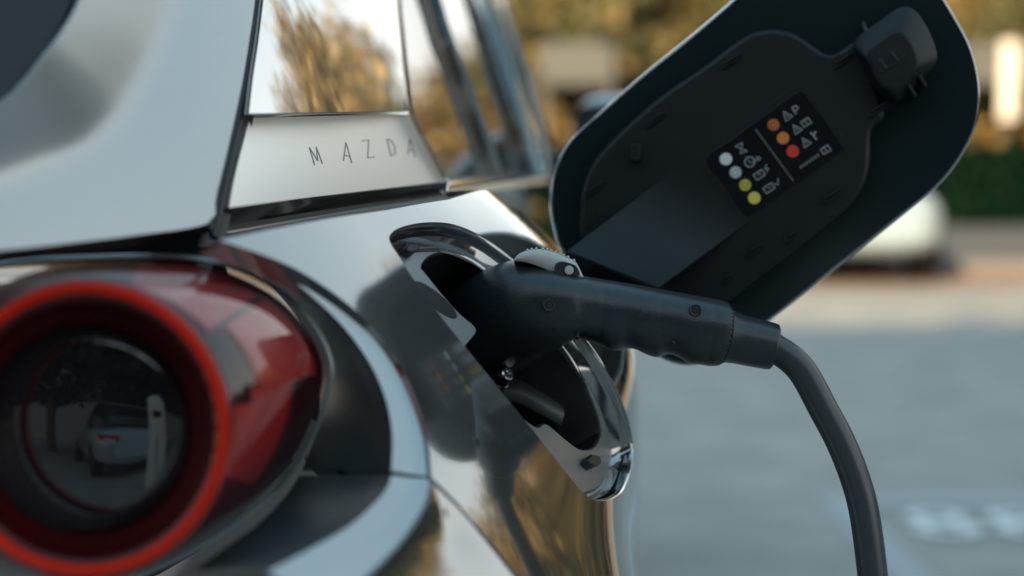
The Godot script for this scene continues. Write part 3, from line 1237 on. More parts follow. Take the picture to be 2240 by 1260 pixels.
func charge_flap() -> void:
	var fp := Node3D.new()
	fp.name = "charge_flap"
	car.add_child(fp, true)
	fp.position = -car.position
	fp.set_meta("label", "open charging flap with black inner panel and indicator legend")
	var hinge := P(1300, 560, 0.905)
	var s := Surf.new(hinge, P(2140, 190, 0.865) - hinge, P(1600, 760, 0.89) - hinge, EYE)
	var outline := closed_smooth(px2([1228,552, 1210,505, 1201,455, 1203,400, 1218,350, 1250,300, 1310,245, 1400,165, 1500,84, 1590,8, 1680,-70, 1780,-120, 1880,-128, 1975,-95, 2045,-35, 2095,40, 2130,110, 2147,190, 2141,262, 2112,330, 2060,400, 1975,472, 1850,572, 1700,690, 1575,778, 1500,800, 1420,770, 1320,690]), 5)
	var g := Geo.new()
	plate(g, s, outline, -0.016, 0.0, 0.0035)
	obj("outer_skin", g, M.fender_paint, fp)
	# black lacquered inside, just within the painted rim
	g = Geo.new()
	var c := Vector2(1665, 340)
	var ins := PackedVector2Array()
	for p in outline:
		ins.append(p + (c - p).normalized() * 7.0)
	plate(g, s, ins, -0.004, 0.0008, 0.0004)
	obj("inner_skin", g, M.flap_gloss, fp)
	# moulded inner panel
	var panel := closed_smooth(px2([1268,520, 1268,455, 1274,405, 1312,333, 1428,222, 1539,144, 1611,90, 1650,69, 1694,62, 1739,72, 1778,97, 1806,115, 1830,114, 1865,92, 1890,110, 1925,205, 1935,255, 1915,275, 1906,296, 1904,356, 1893,402, 1866,445, 1817,490, 1733,556, 1650,618, 1585,668, 1500,720, 1400,700, 1320,620]), 5)
	g = Geo.new()
	plate(g, s, panel, -0.002, 0.012, 0.0035)
	obj("inner_panel", g, M.flap_plastic, fp)
	# goose-neck arm rising out of the panel towards the hinge
	g = Geo.new()
	var rows := []
	for j in 22:
		var v := j / 21.0
		var l := Vector2(1242, 548).lerp(Vector2(1475, 372), v)
		var r := Vector2(1440, 628).lerp(Vector2(1660, 468), v)
		var row := PackedVector3Array()
		for i in 10:
			var u := i / 9.0
			var p := l.lerp(r, u)
			row.append(on(s, p.x, p.y, 0.0122 + 0.034 * pow(1.0 - v, 2.2)))
		rows.append(row)
	sheet(g, rows, 0.003)
	# side wall of the arm
	for side in 2:
		var w := []
		for e in 2:
			var row := PackedVector3Array()
			for j in 22:
				var top: Vector3 = rows[j][0 if side == 0 else 9]
				row.append(top if e == 0 else top - s.n * (s.gap(top, 0.0) + 0.001))
			w.append(row)
		sheet(g, w)
	obj("hinge_arm", g, M.flap_plastic, fp)
	# latch housing with its slot and prongs
	g = Geo.new()
	var lo := px2([1868,92, 1930,42, 1965,18, 1990,16, 2012,34, 2034,72, 2048,110, 2048,135, 2030,160, 1985,205, 1960,222, 1930,210, 1905,180, 1890,140])
	plate(g, s, closed_smooth(lo, 3), -0.002, 0.014, 0.003)
	var lo2 := closed_smooth(lo, 3)
	var steps := []
	for e in [[1.0, 0.010], [0.985, 0.0145], [0.93, 0.0175], [0.68, 0.0255], [0.62, 0.0268], [0.56, 0.0272], [0.02, 0.0272]]:
		var row := PackedVector3Array()
		for p in lo2:
			var q: Vector2 = Vector2(1951, 132) + (p - Vector2(1958, 118)) * e[0] if e[0] < 0.9 else p
			row.append(on(s, q.x, q.y, e[1]))
		steps.append(row)
	sheet(g, steps, 0.0, EYE, true)
	obj("latch_housing", g, M.flap_plastic, fp)
	g = Geo.new()
	plate(g, s, px2([1908,140, 1952,106, 1966,106, 1976,118, 1980,128, 1932,160, 1924,160, 1914,150]), 0.022, 0.0277, 0.0003)
	obj("latch_slot", g, M.flap_plastic, fp)
	for k in [[1922,131, 1928,127, 1942,148, 1936,152], [1946,114, 1952,110, 1968,132, 1962,136]]:
		g = Geo.new()
		plate(g, s, px2(k), 0.022, 0.0283, 0.0003)
		obj("slot_rib", g, M.rubber, fp)
	for k in [[1972,168, 1979,163, 2007,208, 1999,214], [1996,150, 2003,145, 2030,186, 2022,192]]:
		g = Geo.new()
		plate(g, s, px2(k), 0.0, 0.022, 0.0012)
		obj("latch_prong", g, M.flap_plastic, fp)
	g = Geo.new()
	tube(g, PackedVector3Array([on(s, 1889, 50, 0.003), on(s, 1892, 62, 0.012), on(s, 1915, 92, 0.016), on(s, 1921, 100, 0.02)]), 0.0016, 8)
	obj("latch_wire", g, M.rubber, fp)
	# small slots and hook moulded in the panel
	for k in [[1600, 134, 20, 8], [1435, 262, 20, 7], [1845, 133, 20, 9], [1921, 240, 20, 8], [1820, 430, 20, 8], [1650, 549, 20, 8], [1300, 415, 20, 8], [1730, 519, 10, 9], [1592, 610, 9, 9]]:
		g = Geo.new()
		plate(g, s, ellipse4(k[0], k[1], k[2], k[3], -0.60), 0.010, 0.0124, 0.0002)
		plate(g, s, ellipse4(k[0] + 3, k[1] - 7, k[2], 2.4, -0.60), 0.010, 0.0146, 0.0004)
		plate(g, s, ellipse4(k[0] - 4, k[1] + 6, k[2], 1.6, -0.60), 0.010, 0.0140, 0.0004)
		obj("panel_slot", g, M.flap_plastic, fp)
	g = Geo.new()
	plate(g, s, px2([1379,316, 1401,316, 1401,345, 1396,353, 1384,353, 1379,345]), 0.01, 0.020, 0.001)
	obj("panel_hook", g, M.flap_plastic, fp)
	# legend
	g = Geo.new()
	plate(g, s, px2([1520,344, 1752,176, 1862,322, 1630,488]), 0.010, 0.0123, 0.0003)
	obj("label_frame", g, M.flap_plastic, fp)
	g = Geo.new()
	plate(g, s, closed_smooth(px2([1544,347, 1600,305, 1690,240, 1742,202, 1753,199, 1764,208, 1800,258, 1846,322, 1838,334, 1740,404, 1650,466, 1632,472, 1620,458, 1580,400]), 3), 0.011, 0.0127, 0.0002)
	obj("label", g, M.label_black, fp)
	for k in [[1588, 348, "print_white", ""], [1609, 377, "print_grey", "print_white"], [1630, 405, "print_yellow_dim", "print_yellow"], [1650, 433, "print_yellow", ""], [1692, 273, "print_orange_dim", "print_orange"], [1713, 302, "print_orange", ""], [1734, 331, "print_red", ""]]:
		g = Geo.new()
		plate(g, s, ellipse(k[0], k[1], 13.6, 13.6, 0, 28), 0.0125, 0.0131, 0.0001)
		var dot := obj("indicator_dot", g, M[k[2]], fp)
		if k[3]:
			g = Geo.new()
			ring(g, s, k[0], k[1], 10.5, 8.0, 0.0134)
			plate(g, s, ellipse(k[0], k[1], 4, 4, 0, 16), 0.0125, 0.0134, 0.0001)
			obj("indicator_ring", g, M[k[3]], fp)
	g = Geo.new()
	stroke(g, s, [1653,283, 1735,395], 1.7)
	obj("label_line", g, M.print_line, fp)
	# hourglass, clock with plug, two batteries
	icon(fp, s, "hourglass_icon", [[1609,320, 1624,312], [1609,320, 1634,330], [1624,312, 1620,336], [1620,336, 1634,330]], 1.3)
	g = Geo.new()
	ring(g, s, 1640, 354, 12, 9.6, 0.0131)
	obj("clock_icon", g, M.print_grey, fp)
	icon(fp, s, "clock_hand", [[1636,348, 1641,356], [1641,356, 1648,353]], 1.0)
	icon(fp, s, "plug_icon", [[1650,352, 1656,348], [1654,343, 1660,352], [1657,342, 1663,346], [1660,350, 1664,346]], 1.2)
	for k in [[1661, 384], [1682, 413]]:
		var x: float = k[0]; var y: float = k[1]
		icon(fp, s, "battery_icon", [[x - 13, y - 1, x + 5, y - 13], [x + 5, y - 13, x + 13, y - 2], [x + 13, y - 2, x - 5, y + 10], [x - 5, y + 10, x - 13, y - 1], [x - 2, y - 1, x + 3, y - 4]], 1.5)
	icon(fp, s, "bolt_icon", [[1677,360, 1673,370], [1673,370, 1681,368], [1681,368, 1677,376]], 1.3)
	icon(fp, s, "tick_icon", [[1694,402, 1702,404], [1702,404, 1702,390]], 1.3)
	# warning triangles
	for k in [[1723, 254], [1744, 283], [1764, 312]]:
		var x: float = k[0]; var y: float = k[1]
		icon(fp, s, "warning_icon", [[x - 9, y - 10, x - 4, y + 11], [x - 4, y + 11, x + 11, y], [x + 11, y, x - 9, y - 10], [x - 3, y - 4, x + 1, y + 2]], 1.3)
	icon(fp, s, "parking_icon", [[1733,236, 1741,249], [1733,236, 1740,231], [1740,231, 1746,235], [1746,235, 1744,240], [1744,240, 1738,243]], 1.8)
	for k in [[1763, 268], [1806, 328]]:
		var x: float = k[0]; var y: float = k[1]
		icon(fp, s, "book_icon", [[x - 11, y - 1, x + 4, y - 11], [x + 4, y - 11, x + 12, y], [x + 12, y, x - 4, y + 10], [x - 4, y + 10, x - 11, y - 1], [x - 4, y - 6, x + 4, y + 5]], 1.4)
	icon(fp, s, "spanner_icon", [[1774,290, 1780,297], [1784,288, 1780,297], [1780,297, 1786,305]], 2.2)
	# line of small print
	for k in 7:
		var x := 1750.0 + k * 6.2; var y := 366.0 - k * 4.3
		icon(fp, s, "small_print", [[x, y - 3, x + 3, y + 3], [x + 2, y - 4, x + 4, y + 1]], 0.8)

func icon(fp: Node, s: Surf, called: String, lists: Array, w: float) -> void:
	var q := Geo.new()
	for l in lists:
		stroke(q, s, l, w)
	obj(called, q, M.print_grey, fp)

func ellipse4(cx: float, cy: float, rx: float, ry: float, turn: float) -> PackedVector2Array:
	var out := PackedVector2Array()
	for k in [[-1, -1], [1, -1], [1, 1], [-1, 1]]:
		out.append(Vector2(cx, cy) + Vector2(k[0] * rx, k[1] * ry).rotated(turn))
	return out

func stroke(g: Geo, s: Surf, l: Array, w: float) -> void:
	var p0 := Vector2(l[0], l[1]); var p1 := Vector2(l[2], l[3])
	var t := (p1 - p0).normalized()
	w *= 0.78
	var nr := t.orthogonal() * w
	p0 -= t * w * 0.6; p1 += t * w * 0.6
	plate(g, s, PackedVector2Array([p0 - nr, p1 - nr, p1 + nr, p0 + nr]), 0.0125, 0.0131, 0.00005)

func ring(g: Geo, s: Surf, cx: float, cy: float, r1: float, r0: float, hi: float) -> void:
	var n := 24
	var rows := []
	for r in [r0, r1]:
		var row := PackedVector3Array()
		for k in n:
			row.append(on(s, cx + cos(TAU * k / n) * r, cy + sin(TAU * k / n) * r, hi))
		rows.append(row)
	sheet(g, rows, 0.0003, EYE, true)

func rest_of_car() -> void:
	# door skin: the fender's section carried forward along the car
	var g := Geo.new()
	var rows := []
	for j in 24:
		var z := j / 23.0
		var row := PackedVector3Array()
		for i in 24:
			var t := lerpf(-0.105, 0.33, i / 23.0)
			var p := FEN.lift(Vector2(0.625, t), -0.001)
			row.append(p + Vector3(0.02 * z, 0.0, -1.3 * z))
		rows.append(row)
	sheet(g, rows, 0.004)
	obj("front_door", g, M.fender_paint, car)
	g = Geo.new()
	rows = []
	for j in 12:
		var z := j / 11.0
		var row := PackedVector3Array()
		for i in 24:
			var t := lerpf(-0.105, 0.33, i / 23.0)
			var p := FEN.lift(Vector2(0.625, t), -0.001)
			row.append(p + Vector3(0.02 - 0.25 * z * z, -0.06 * z * z * (1.0 - i / 23.0), -1.306 - 0.95 * z))
		rows.append(row)
	sheet(g, rows, 0.004)
	obj("front_fender", g, M.fender_paint, car)
	var base := FEN.lift(Vector2(0.625, 0.33))
	# sill cladding and lower body
	g = Geo.new()
	box(g, Vector3(base.x - 0.24, 0.46, -2.45), Vector3(0.46, 0.42, 3.3), Basis.IDENTITY, 0.08)
	obj("sill_cladding", g, M.cladding, car)
	for z in [-1.15, -3.55]:
		g = Geo.new()
		lathe(g, Vector3(base.x - 0.18, 0.33, z), Vector3.RIGHT, [[0, 0.2], [0, 0.31], [0.03, 0.335], [0.17, 0.335], [0.2, 0.31], [0.2, 0.22], [0.18, 0.21]], 40)
		var w := obj("wheel", g, M.tyre, car)
		g = Geo.new()
		lathe(g, Vector3(base.x - 0.18, 0.33, z), Vector3.RIGHT, [[0.16, 0.21], [0.17, 0.18], [0.14, 0.06], [0.17, 0.04], [0.17, 0]], 40)
		obj("rim", g, M.rim_metal, w)
	# roof, bonnet and windscreen, for views from the side
	g = Geo.new()
	rows = []
	for j in 14:
		var v := j / 13.0
		var row := PackedVector3Array()
		for i in 14:
			var u := i / 13.0
			row.append(Vector3(lerpf(-1.55, -0.13, u), 1.50 + 0.06 * sin(u * PI) + 0.03 * sin(v * PI) - 0.04 * v, lerpf(-1.0, -2.4, v)))
		rows.append(row)
	sheet(g, rows, 0.004, Vector3(0, 9, 0))
	obj("roof", g, M.fender_paint, car)
	g = Geo.new()
	rows = []
	for j in 8:
		var v := j / 7.0
		var row := PackedVector3Array()
		for i in 14:
			var u := i / 13.0
			row.append(Vector3(lerpf(-1.55, -0.13, u) + (0.16 * v * (u - 0.5) * 2.0), lerpf(1.47, 1.08, v), lerpf(-2.42, -3.1, v) - 0.12 * sin(u * PI)))
		rows.append(row)
	sheet(g, rows, 0.004, Vector3(0, 9, -9))
	obj("windscreen", g, M.tinted_glass, car)
	g = Geo.new()
	rows = []
	for j in 8:
		var v := j / 7.0
		var row := PackedVector3Array()
		for i in 14:
			var u := i / 13.0
			row.append(Vector3(lerpf(-1.68, 0.02, u), 1.03 + 0.05 * sin(u * PI) - 0.22 * v * v, lerpf(-3.12, -4.0, v)))
		rows.append(row)
	sheet(g, rows, 0.004, Vector3(0, 9, 0))
	obj("bonnet", g, M.fender_paint, car)
	# rear bumper under the lamp
	g = Geo.new()
	rows = []
	for j in 12:
		var v := j / 11.0
		var row := PackedVector3Array()
		for i in 20:
			var u := i / 19.0
			row.append(Vector3(lerpf(-1.7, -0.13, u), lerpf(0.72, 0.32, v), -0.46 - 0.22 * pow(u, 4.0) + 0.05 * sin(v * PI) - 0.06 * v))
		rows.append(row)
	sheet(g, rows, 0.004)
	obj("rear_bumper", g, M.cladding, car)

# ------------------------------------------------------------------ connector and cable
func connector() -> void:
	var k := thing("charging_connector", "black charging connector with grey latch and thick cable, plugged into the car", "connector", P(1300, 680, 0.80))
	# outline stations: top point, bottom point, depth, half width
	var sts := [
		[925, 668, 1005, 872, 0.895, 0.026], [975, 634, 1058, 848, 0.868, 0.027], [1015, 612, 1095, 830, 0.848, 0.028], [1060, 590, 1135, 812, 0.828, 0.0285], [1100, 574, 1172, 793, 0.815, 0.0285], [1140, 568, 1208, 772, 0.807, 0.028],
		[1180, 576, 1235, 754, 0.802, 0.0265], [1215, 588, 1256, 743, 0.80, 0.025], [1250, 598, 1272, 742, 0.80, 0.0235], [1285, 605, 1292, 748, 0.80, 0.0225],
		[1320, 611, 1318, 757, 0.80, 0.022], [1345, 615, 1342, 768, 0.799, 0.022], [1370, 619, 1366, 763, 0.799, 0.022], [1395, 623, 1390, 763, 0.798, 0.022], [1420, 628, 1415, 776, 0.797, 0.022], [1445, 632, 1438, 782, 0.797, 0.022], [1470, 637, 1462, 774, 0.796, 0.022], [1495, 641, 1484, 780, 0.795, 0.022], [1520, 646, 1505, 794, 0.794, 0.0225], [1545, 650, 1528, 797, 0.793, 0.0225], [1566, 654, 1546, 800, 0.793, 0.0225], [1580, 657, 1557, 801, 0.792, 0.0222], [1584, 660, 1560, 799, 0.792, 0.0216], [1585, 664, 1562, 795, 0.792, 0.020]]
	var ctr := []
	var ups := []
	var wid := PackedFloat32Array()
	for s in sts:
		var t := P(s[0], s[1], s[4]); var b := P(s[2], s[3], s[4])
		ctr.append((t + b) / 2.0); ups.append((t - b) / 2.0); wid.append(s[5])
	var n := 110
	var C := smooth3(ctr, n)
	var U := smooth3(ups, n)
	for pass_ in 3:
		var c2 := C.duplicate()
		var u2 := U.duplicate()
		for i in range(1, int(n * 0.82)):
			c2[i] = C[i] * 0.5 + (C[i - 1] + C[i + 1]) * 0.25
			u2[i] = U[i] * 0.5 + (U[i - 1] + U[i + 1]) * 0.25
		C = c2
		U = u2
	var st := []
	for i in n:
		var ax := (C[mini(i + 1, n - 1)] - C[maxi(i - 1, 0)]).normalized()
		var f := i / float(n - 1) * (sts.size() - 1)
		var w := lerpf(wid[int(f)], wid[mini(int(f) + 1, wid.size() - 1)], f - int(f))
		st.append([C[i], U[i], ax.cross(U[i]).normalized() * w])
	var g := Geo.new()
	sweep(g, st, 48, 2.35)
	var body := obj("handle", g, M.connector_plastic, k)
	# screw wells on the near side
	for q in [[1200, 668, 0.0033, 0.0022], [1521, 678, 0.0035, 0.0024], [1262, 738, 0.0016, 0.0009], [1473, 752, 0.0013, 0.0009]]:
		var near := 0.765
		var best := 1.0
		for v in g.v:
			var l := cb.inverse() * (v - EYE)
			var pp := Vector2(1120 + l.x / -l.z * FOCAL, 630 - l.y / -l.z * FOCAL)
			if pp.distance_to(Vector2(q[0], q[1])) < 14.0 and -l.z < best:
				best = -l.z
		if best < 1.0:
			near = best
		var at := P(q[0], q[1], near - 0.0001)
		var dirn := (cb * Vector3(0.02, 0.06, 1.0)).normalized()
		if q[1] > 700:
			dirn = (cb * Vector3(0.0, -0.65, 0.75)).normalized()
		var w := Geo.new()
		lathe(w, at, dirn, [[-0.003, q[2]], [0.0003, q[2]], [0.0007, q[2] - 0.0003], [0.0006, q[2] - 0.0007], [-0.0002, q[2] - 0.0008]], 24)
		obj("screw_well", w, M.connector_plastic, body)
		w = Geo.new()
		lathe(w, at, dirn, [[-0.0005, q[2] - 0.0007], [0.0001, q[2] - 0.0007], [0.0001, 0.0]], 24)
		obj("well_shade", w, M.rubber, body)  # black disc on the surface, painted as shade inside the well
		w = Geo.new()
		lathe(w, at, dirn, [[0.0, q[3] * 0.62], [0.0005, q[3] * 0.55], [0.0005, q[3] * 0.3], [0.0002, q[3] * 0.25], [0.0002, 0.0]], 12)
		obj("screw", w, M.rubber, body)
	# grey thumb latch
	g = Geo.new()
	var top := curve(v2([1124,569, 1132,558, 1150,549, 1175,545, 1205,549, 1235,560, 1258,572, 1266,584, 1276,605]), 40)
	var low := curve(v2([1124,572, 1140,572, 1162,577, 1185,585, 1205,594, 1222,602, 1240,607, 1258,609, 1277,609]), 40)
	var rows := []
	for e in [[0.0, 0.011], [0.0, 0.0125], [0.0, -0.0125], [0.0, -0.011]]:
		pass
	var prof := [[0.0, 0.013], [0.25, 0.0145], [0.6, 0.0148], [0.88, 0.0135], [0.97, 0.011], [1.0, 0.007], [1.0, -0.007], [0.97, -0.011], [0.88, -0.0135], [0.6, -0.0148], [0.25, -0.0145], [0.0, -0.013]]
	for e in prof:
		var row := PackedVector3Array()
		for i in 40:
			var p := low[i].lerp(top[i], e[0])
			row.append(P(p.x, p.y, 0.803 - e[1]))
		rows.append(row)
	sheet(g, rows, 0.0, EYE, false, P(1200, 600, 0.803))
	var lat := obj("thumb_latch", g, M.latch_grey, k)
	for i in 11:
		g = Geo.new()
		var f := 0.22 + 0.055 * i
		var p := top[int(f * 39)]
		var tn := (top[int(f * 39) + 1] - p).normalized()
		var mid := P(p.x, p.y, 0.803)
		tube(g, PackedVector3Array([mid + cb * Vector3(0, -0.0006, 0.011), mid + cb * Vector3(0, 0.0002, 0.007), mid + cb * Vector3(0, 0.0002, -0.007), mid + cb * Vector3(0, -0.0006, -0.011)]), 0.0007, 6)
		obj("grip_rib", g, M.latch_grey, lat)
	g = Geo.new()
	var ls := Surf.new(P(1240, 592, 0.7882), Vector3.RIGHT, Vector3.UP, EYE)
	plate(g, ls, closed_smooth(px2([1213,586, 1218,576, 1230,572, 1250,577, 1262,584, 1268,602, 1250,604, 1228,602, 1215,596]), 3), -0.002, 0.0005, 0.0002)
	obj("latch_window", g, M.connector_plastic, lat)
	g = Geo.new()
	lathe(g, P(1245, 591, 0.7878), cb * Vector3(0, 0, 1), [[0, 0.0026], [0.0012, 0.0026], [0.0014, 0.0018], [0.0014, 0]], 16)
	obj("latch_pin", g, M.latch_grey, lat)
	# strain relief
	g = Geo.new()
	st = []
	for q in [[1588, 672, 1564, 792, 0.0195], [1594, 674, 1570, 793, 0.0197], [1602, 676, 1578, 795, 0.0197], [1608, 680, 1584, 793, 0.0188], [1630, 690, 1604, 795, 0.0182], [1665, 698, 1640, 802, 0.0178], [1697, 707, 1676, 808, 0.0172], [1702, 709, 1681, 808, 0.0168], [1703, 712, 1683, 805, 0.016]]:
		var t := P(q[0], q[1], 0.791); var b := P(q[2], q[3], 0.791)
		var up := (t - b) / 2.0
		var ax := (cb * Vector3(1.0, -0.22, 0.0)).normalized()
		st.append([(t + b) / 2.0, up, ax.cross(up).normalized() * q[4]])
	sweep(g, st, 40, 2.1)
	obj("strain_relief", g, M.connector_plastic, k)
	# cable to the charging post behind the viewer
	g = Geo.new()
	var pts := [P(1660, 742, 0.791), P(1700, 765, 0.791), P(1732, 787, 0.79), P(1762, 822, 0.789), P(1800, 893, 0.787), P(1838, 965, 0.785), P(1870, 1045, 0.783), P(1891, 1125, 0.781), P(1909, 1260, 0.78), P(1922, 1420, 0.78)]
	var last: Vector3 = pts[pts.size() - 1]
	pts += [last + Vector3(0.015, -0.10, 0.0), Vector3(0.24, 0.45, -0.76), Vector3(0.27, 0.18, -0.74), Vector3(0.33, 0.03, -0.62), Vector3(0.5, 0.012, -0.3), Vector3(0.62, 0.012, 0.3), Vector3(0.5, 0.012, 1.0), Vector3(0.1, 0.02, 1.9), Vector3(-0.02, 0.2, 2.15), Vector3(-0.05, 0.6, 2.2), Vector3(-0.05, 0.8, 2.28)]
	tube(g, smooth3(pts, 220), 0.0086, 18)
	obj("cable", g, M.cable_rubber, k)

# ------------------------------------------------------------------ street
func flat(x0: float, x1: float, z0: float, z1: float, y: float, g: Geo = null) -> Geo:
	if g == null:
		g = Geo.new()
	g.quad([Vector3(x0, y, z0), Vector3(x1, y, z0), Vector3(x1, y, z1), Vector3(x0, y, z1)], Vector3.UP)
	return g

func street() -> void:
	struct("ground", flat(-300, 300, 300, -300, -0.02), M.soil)
	struct("road", flat(-80, 80, 30, -12.3, 0.0), M.asphalt)
	var g := Geo.new()
	box(g, Vector3(0, 0.06, -15.7), Vector3(160, 0.12, 6.6), Basis.IDENTITY, 0.005)
	struct("pavement", g, M.pavement)
	g = Geo.new()
	box(g, Vector3(0, 0.065, -12.33), Vector3(160, 0.13, 0.14), Basis.IDENTITY, 0.012)
	struct("kerb", g, M.kerb_stone)
	struct("gutter", flat(-80, 80, -11.35, -12.24, 0.004), M.kerb_red)
	# painted marks in the charging bay
	var line := flat(2.0 + 0.55, 2.0 + 1.15, -3.2, -3.9, 0.004)
	line = Geo.new()
	flat(0.93, 1.04, -3.2, -4.0, 0.004, line)
	flat(0.93, 6.0, -4.0, -4.12, 0.004, line)
	struct("bay_line", line, M.road_blue)
	for k in 2:
		g = Geo.new()
		var cx := 1.215 + 0.235 * k
		numeral_eight(g, Vector3(cx, 0.008, -3.80))
		struct("road_numeral", g, M.road_white)
	# clipped hedge behind the pavement
	hedge()
	# low building with a pale fascia
	var b := thing("low_building", "low tan building behind the trees", "building", Vector3(2, 0, -34))
	g = Geo.new()
	box(g, Vector3(2, 1.3, -34), Vector3(60, 2.6, 8))
	obj("wall", g, M.shop_wall, b)
	for i in 14:
		g = Geo.new()
		box(g, Vector3(-18 + i * 2.9, 1.1, -29.96), Vector3(1.3, 2.1, 0.12), Basis.IDENTITY, 0.02)
		obj("window", g, M.gloss_black, b)
	# two shelters with pale flat roofs
	for e in [[0.97, 1.1, "small shelter with pale grey roof, left of the open flap"], [7.3, 2.2, "shelter with pale grey roof at the right edge, behind the hedge"]]:
		var sh := thing("shelter", e[2], "shelter", Vector3(e[0], 0, -21.0), "roofed shelters behind the hedge")
		g = Geo.new()
		box(g, Vector3(e[0], 2.42, -21.0), Vector3(e[1], 0.62, 1.4), Basis.IDENTITY, 0.04)
		obj("roof", g, M.fascia_grey, sh)
		for x in [-0.44, 0.44]:
			for z in [-0.6, 0.6]:
				g = Geo.new()
				box(g, Vector3(e[0] + x * e[1], 1.06, -21.0 + z), Vector3(0.07, 2.12, 0.07), Basis.IDENTITY, 0.008)
				obj("post", g, M.wall_dark, sh)
	# narrow white board on a pole
	var t := thing("white_signboard", "narrow bright white signboard on a dark pole behind the hedge", "sign", Vector3(7.25, 0, -20.25))
	g = Geo.new()
	var pts := []
	for y in [1.62, 1.64, 2.72, 2.74]:
		pts.append([Vector3(7.25, y, -20.2), Vector3(0, 0, 0.03), Vector3(0.115 if y > 1.63 and y < 2.73 else 0.10, 0, 0)])
	sweep(g, pts, 24, 6.0)
	obj("board", g, M.post_white, t)
	g = Geo.new()
	lathe(g, Vector3(7.25, 0, -20.3), Vector3.UP, [[0, 0.03], [2.9, 0.03], [2.92, 0.0]], 12)
	obj("pole", g, M.wall_dark, t)

func numeral_eight(g: Geo, c: Vector3) -> void:
	# two stacked loops, painted; read along the bay
	for l in 2:
		var cz := c.z + (0.055 if l == 0 else -0.065)
		var rx := 0.098 if l == 0 else 0.088
		var rz := 0.075 if l == 0 else 0.068
		var f := g.v.size()
		var n := 36
		for k in n:
			var a := TAU * k / n
			for r in [1.0, 0.45]:
				g.add(Vector3(c.x + cos(a) * rx * r, c.y + 0.0005 * l, cz + sin(a) * rz * r), Vector3.UP)
		for k in n:
			var a := f + k * 2; var b := f + ((k + 1) % n) * 2
			g.tri(a, b, b + 1); g.tri(a, b + 1, a + 1)

func leaf_quad(g: Geo, p: Vector3, size: float, col: Color) -> void:
	var a := Vector3(rng.randfn(), rng.randfn(), rng.randfn()).normalized()
	var b := a.cross(Vector3(rng.randfn(), rng.randfn(), rng.randfn())).normalized()
	var q := a.cross(b).normalized()
	var pts := [p - a * size, p + b * size * 0.55, p + a * size, p - b * size * 0.55]
	g.quad(pts, q if q.y > 0.0 else -q)
	for i in 4:
		g.col.append(col)

func hedge() -> void:
	var cols := [Color(0.002, 0.012, 0.009), Color(0.005, 0.022, 0.014), Color(0.003, 0.016, 0.010), Color(0.016, 0.034, 0.018)]  # greens darkened: the hedge's shade is put into the leaf colour
	for k in 3:
		var h := thing("hedge", ["dark green clipped hedge along the pavement, behind the white post's row", "dark green clipped hedge, stretch behind the electric car", "dark green clipped hedge, far right stretch out by the road"][k], "hedge", Vector3([6.0, -5.0, 16.5][k], 0, -19.7), "hedges along the pavement")
		var g := Geo.new()
		var x0: float = [1.0, -11.0, 11.2][k]
		var x1: float = [11.0, 0.8, 22.0][k]
		for i in 14000:
			var p := Vector3(rng.randf_range(x0, x1), 0.0, 0.0)
			var f := rng.randf()
			if f < 0.6:
				p.y = rng.randf_range(0.1, 1.12); p.z = -19.1 + rng.randf_range(-0.15, 0.06)
			elif f < 0.9:
				p.y = 1.12 + rng.randf_range(-0.1, 0.12); p.z = -19.1 - rng.randf_range(0, 1.2)
			else:
				p.y = rng.randf_range(0.1, 1.1); p.z = -19.2 - rng.randf_range(0, 1.0)
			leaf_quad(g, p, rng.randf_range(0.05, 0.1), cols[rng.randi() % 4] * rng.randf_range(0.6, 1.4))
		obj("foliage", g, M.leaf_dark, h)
		g = Geo.new()
		box(g, Vector3((x0 + x1) / 2.0, 0.5, -19.75), Vector3(x1 - x0 - 0.1, 1.0, 0.9))  # solid near-black core stands in for shade inside the hedge
		obj("dark_core", g, M.hedge_core, h)
	# golden shrubs behind the hedge
	var spots := [[-5.5, "golden shrub seen past the car's rear side window"], [0.6, "golden shrub left of the open flap, past the door mirror"], [3.2, "golden shrub hidden mostly by the open flap"], [6.6, "golden shrub at the foot of the bright white post"], [8.6, "golden shrub right of the bright white post, at the picture edge"]]
	for sp in spots:
		var x: float = sp[0]
		var s := thing("golden_shrub", sp[1], "shrub", Vector3(x, 0, -21.8), "golden shrubs behind the hedge")
		var g := Geo.new()
		for i in 2600:
			var d := Vector3(rng.randfn(), rng.randfn(), rng.randfn()).normalized() * pow(rng.randf(), 0.4)
			var p := Vector3(x, 1.0, -21.8) + d * Vector3(1.5, 0.95, 0.9)
			p.y = maxf(p.y, 0.1)
			leaf_quad(g, p, rng.randf_range(0.06, 0.13), [Color(0.36, 0.26, 0.10), Color(0.26, 0.17, 0.06), Color(0.42, 0.32, 0.15)][rng.randi() % 3])
		obj("foliage", g, M.leaf, s)
		g = Geo.new()
		tube(g, PackedVector3Array([Vector3(x, 0, -21.8), Vector3(x + 0.05, 0.5, -21.8), Vector3(x - 0.05, 1.1, -21.75)]), 0.05, 8)
		obj("stem", g, M.bark, s)

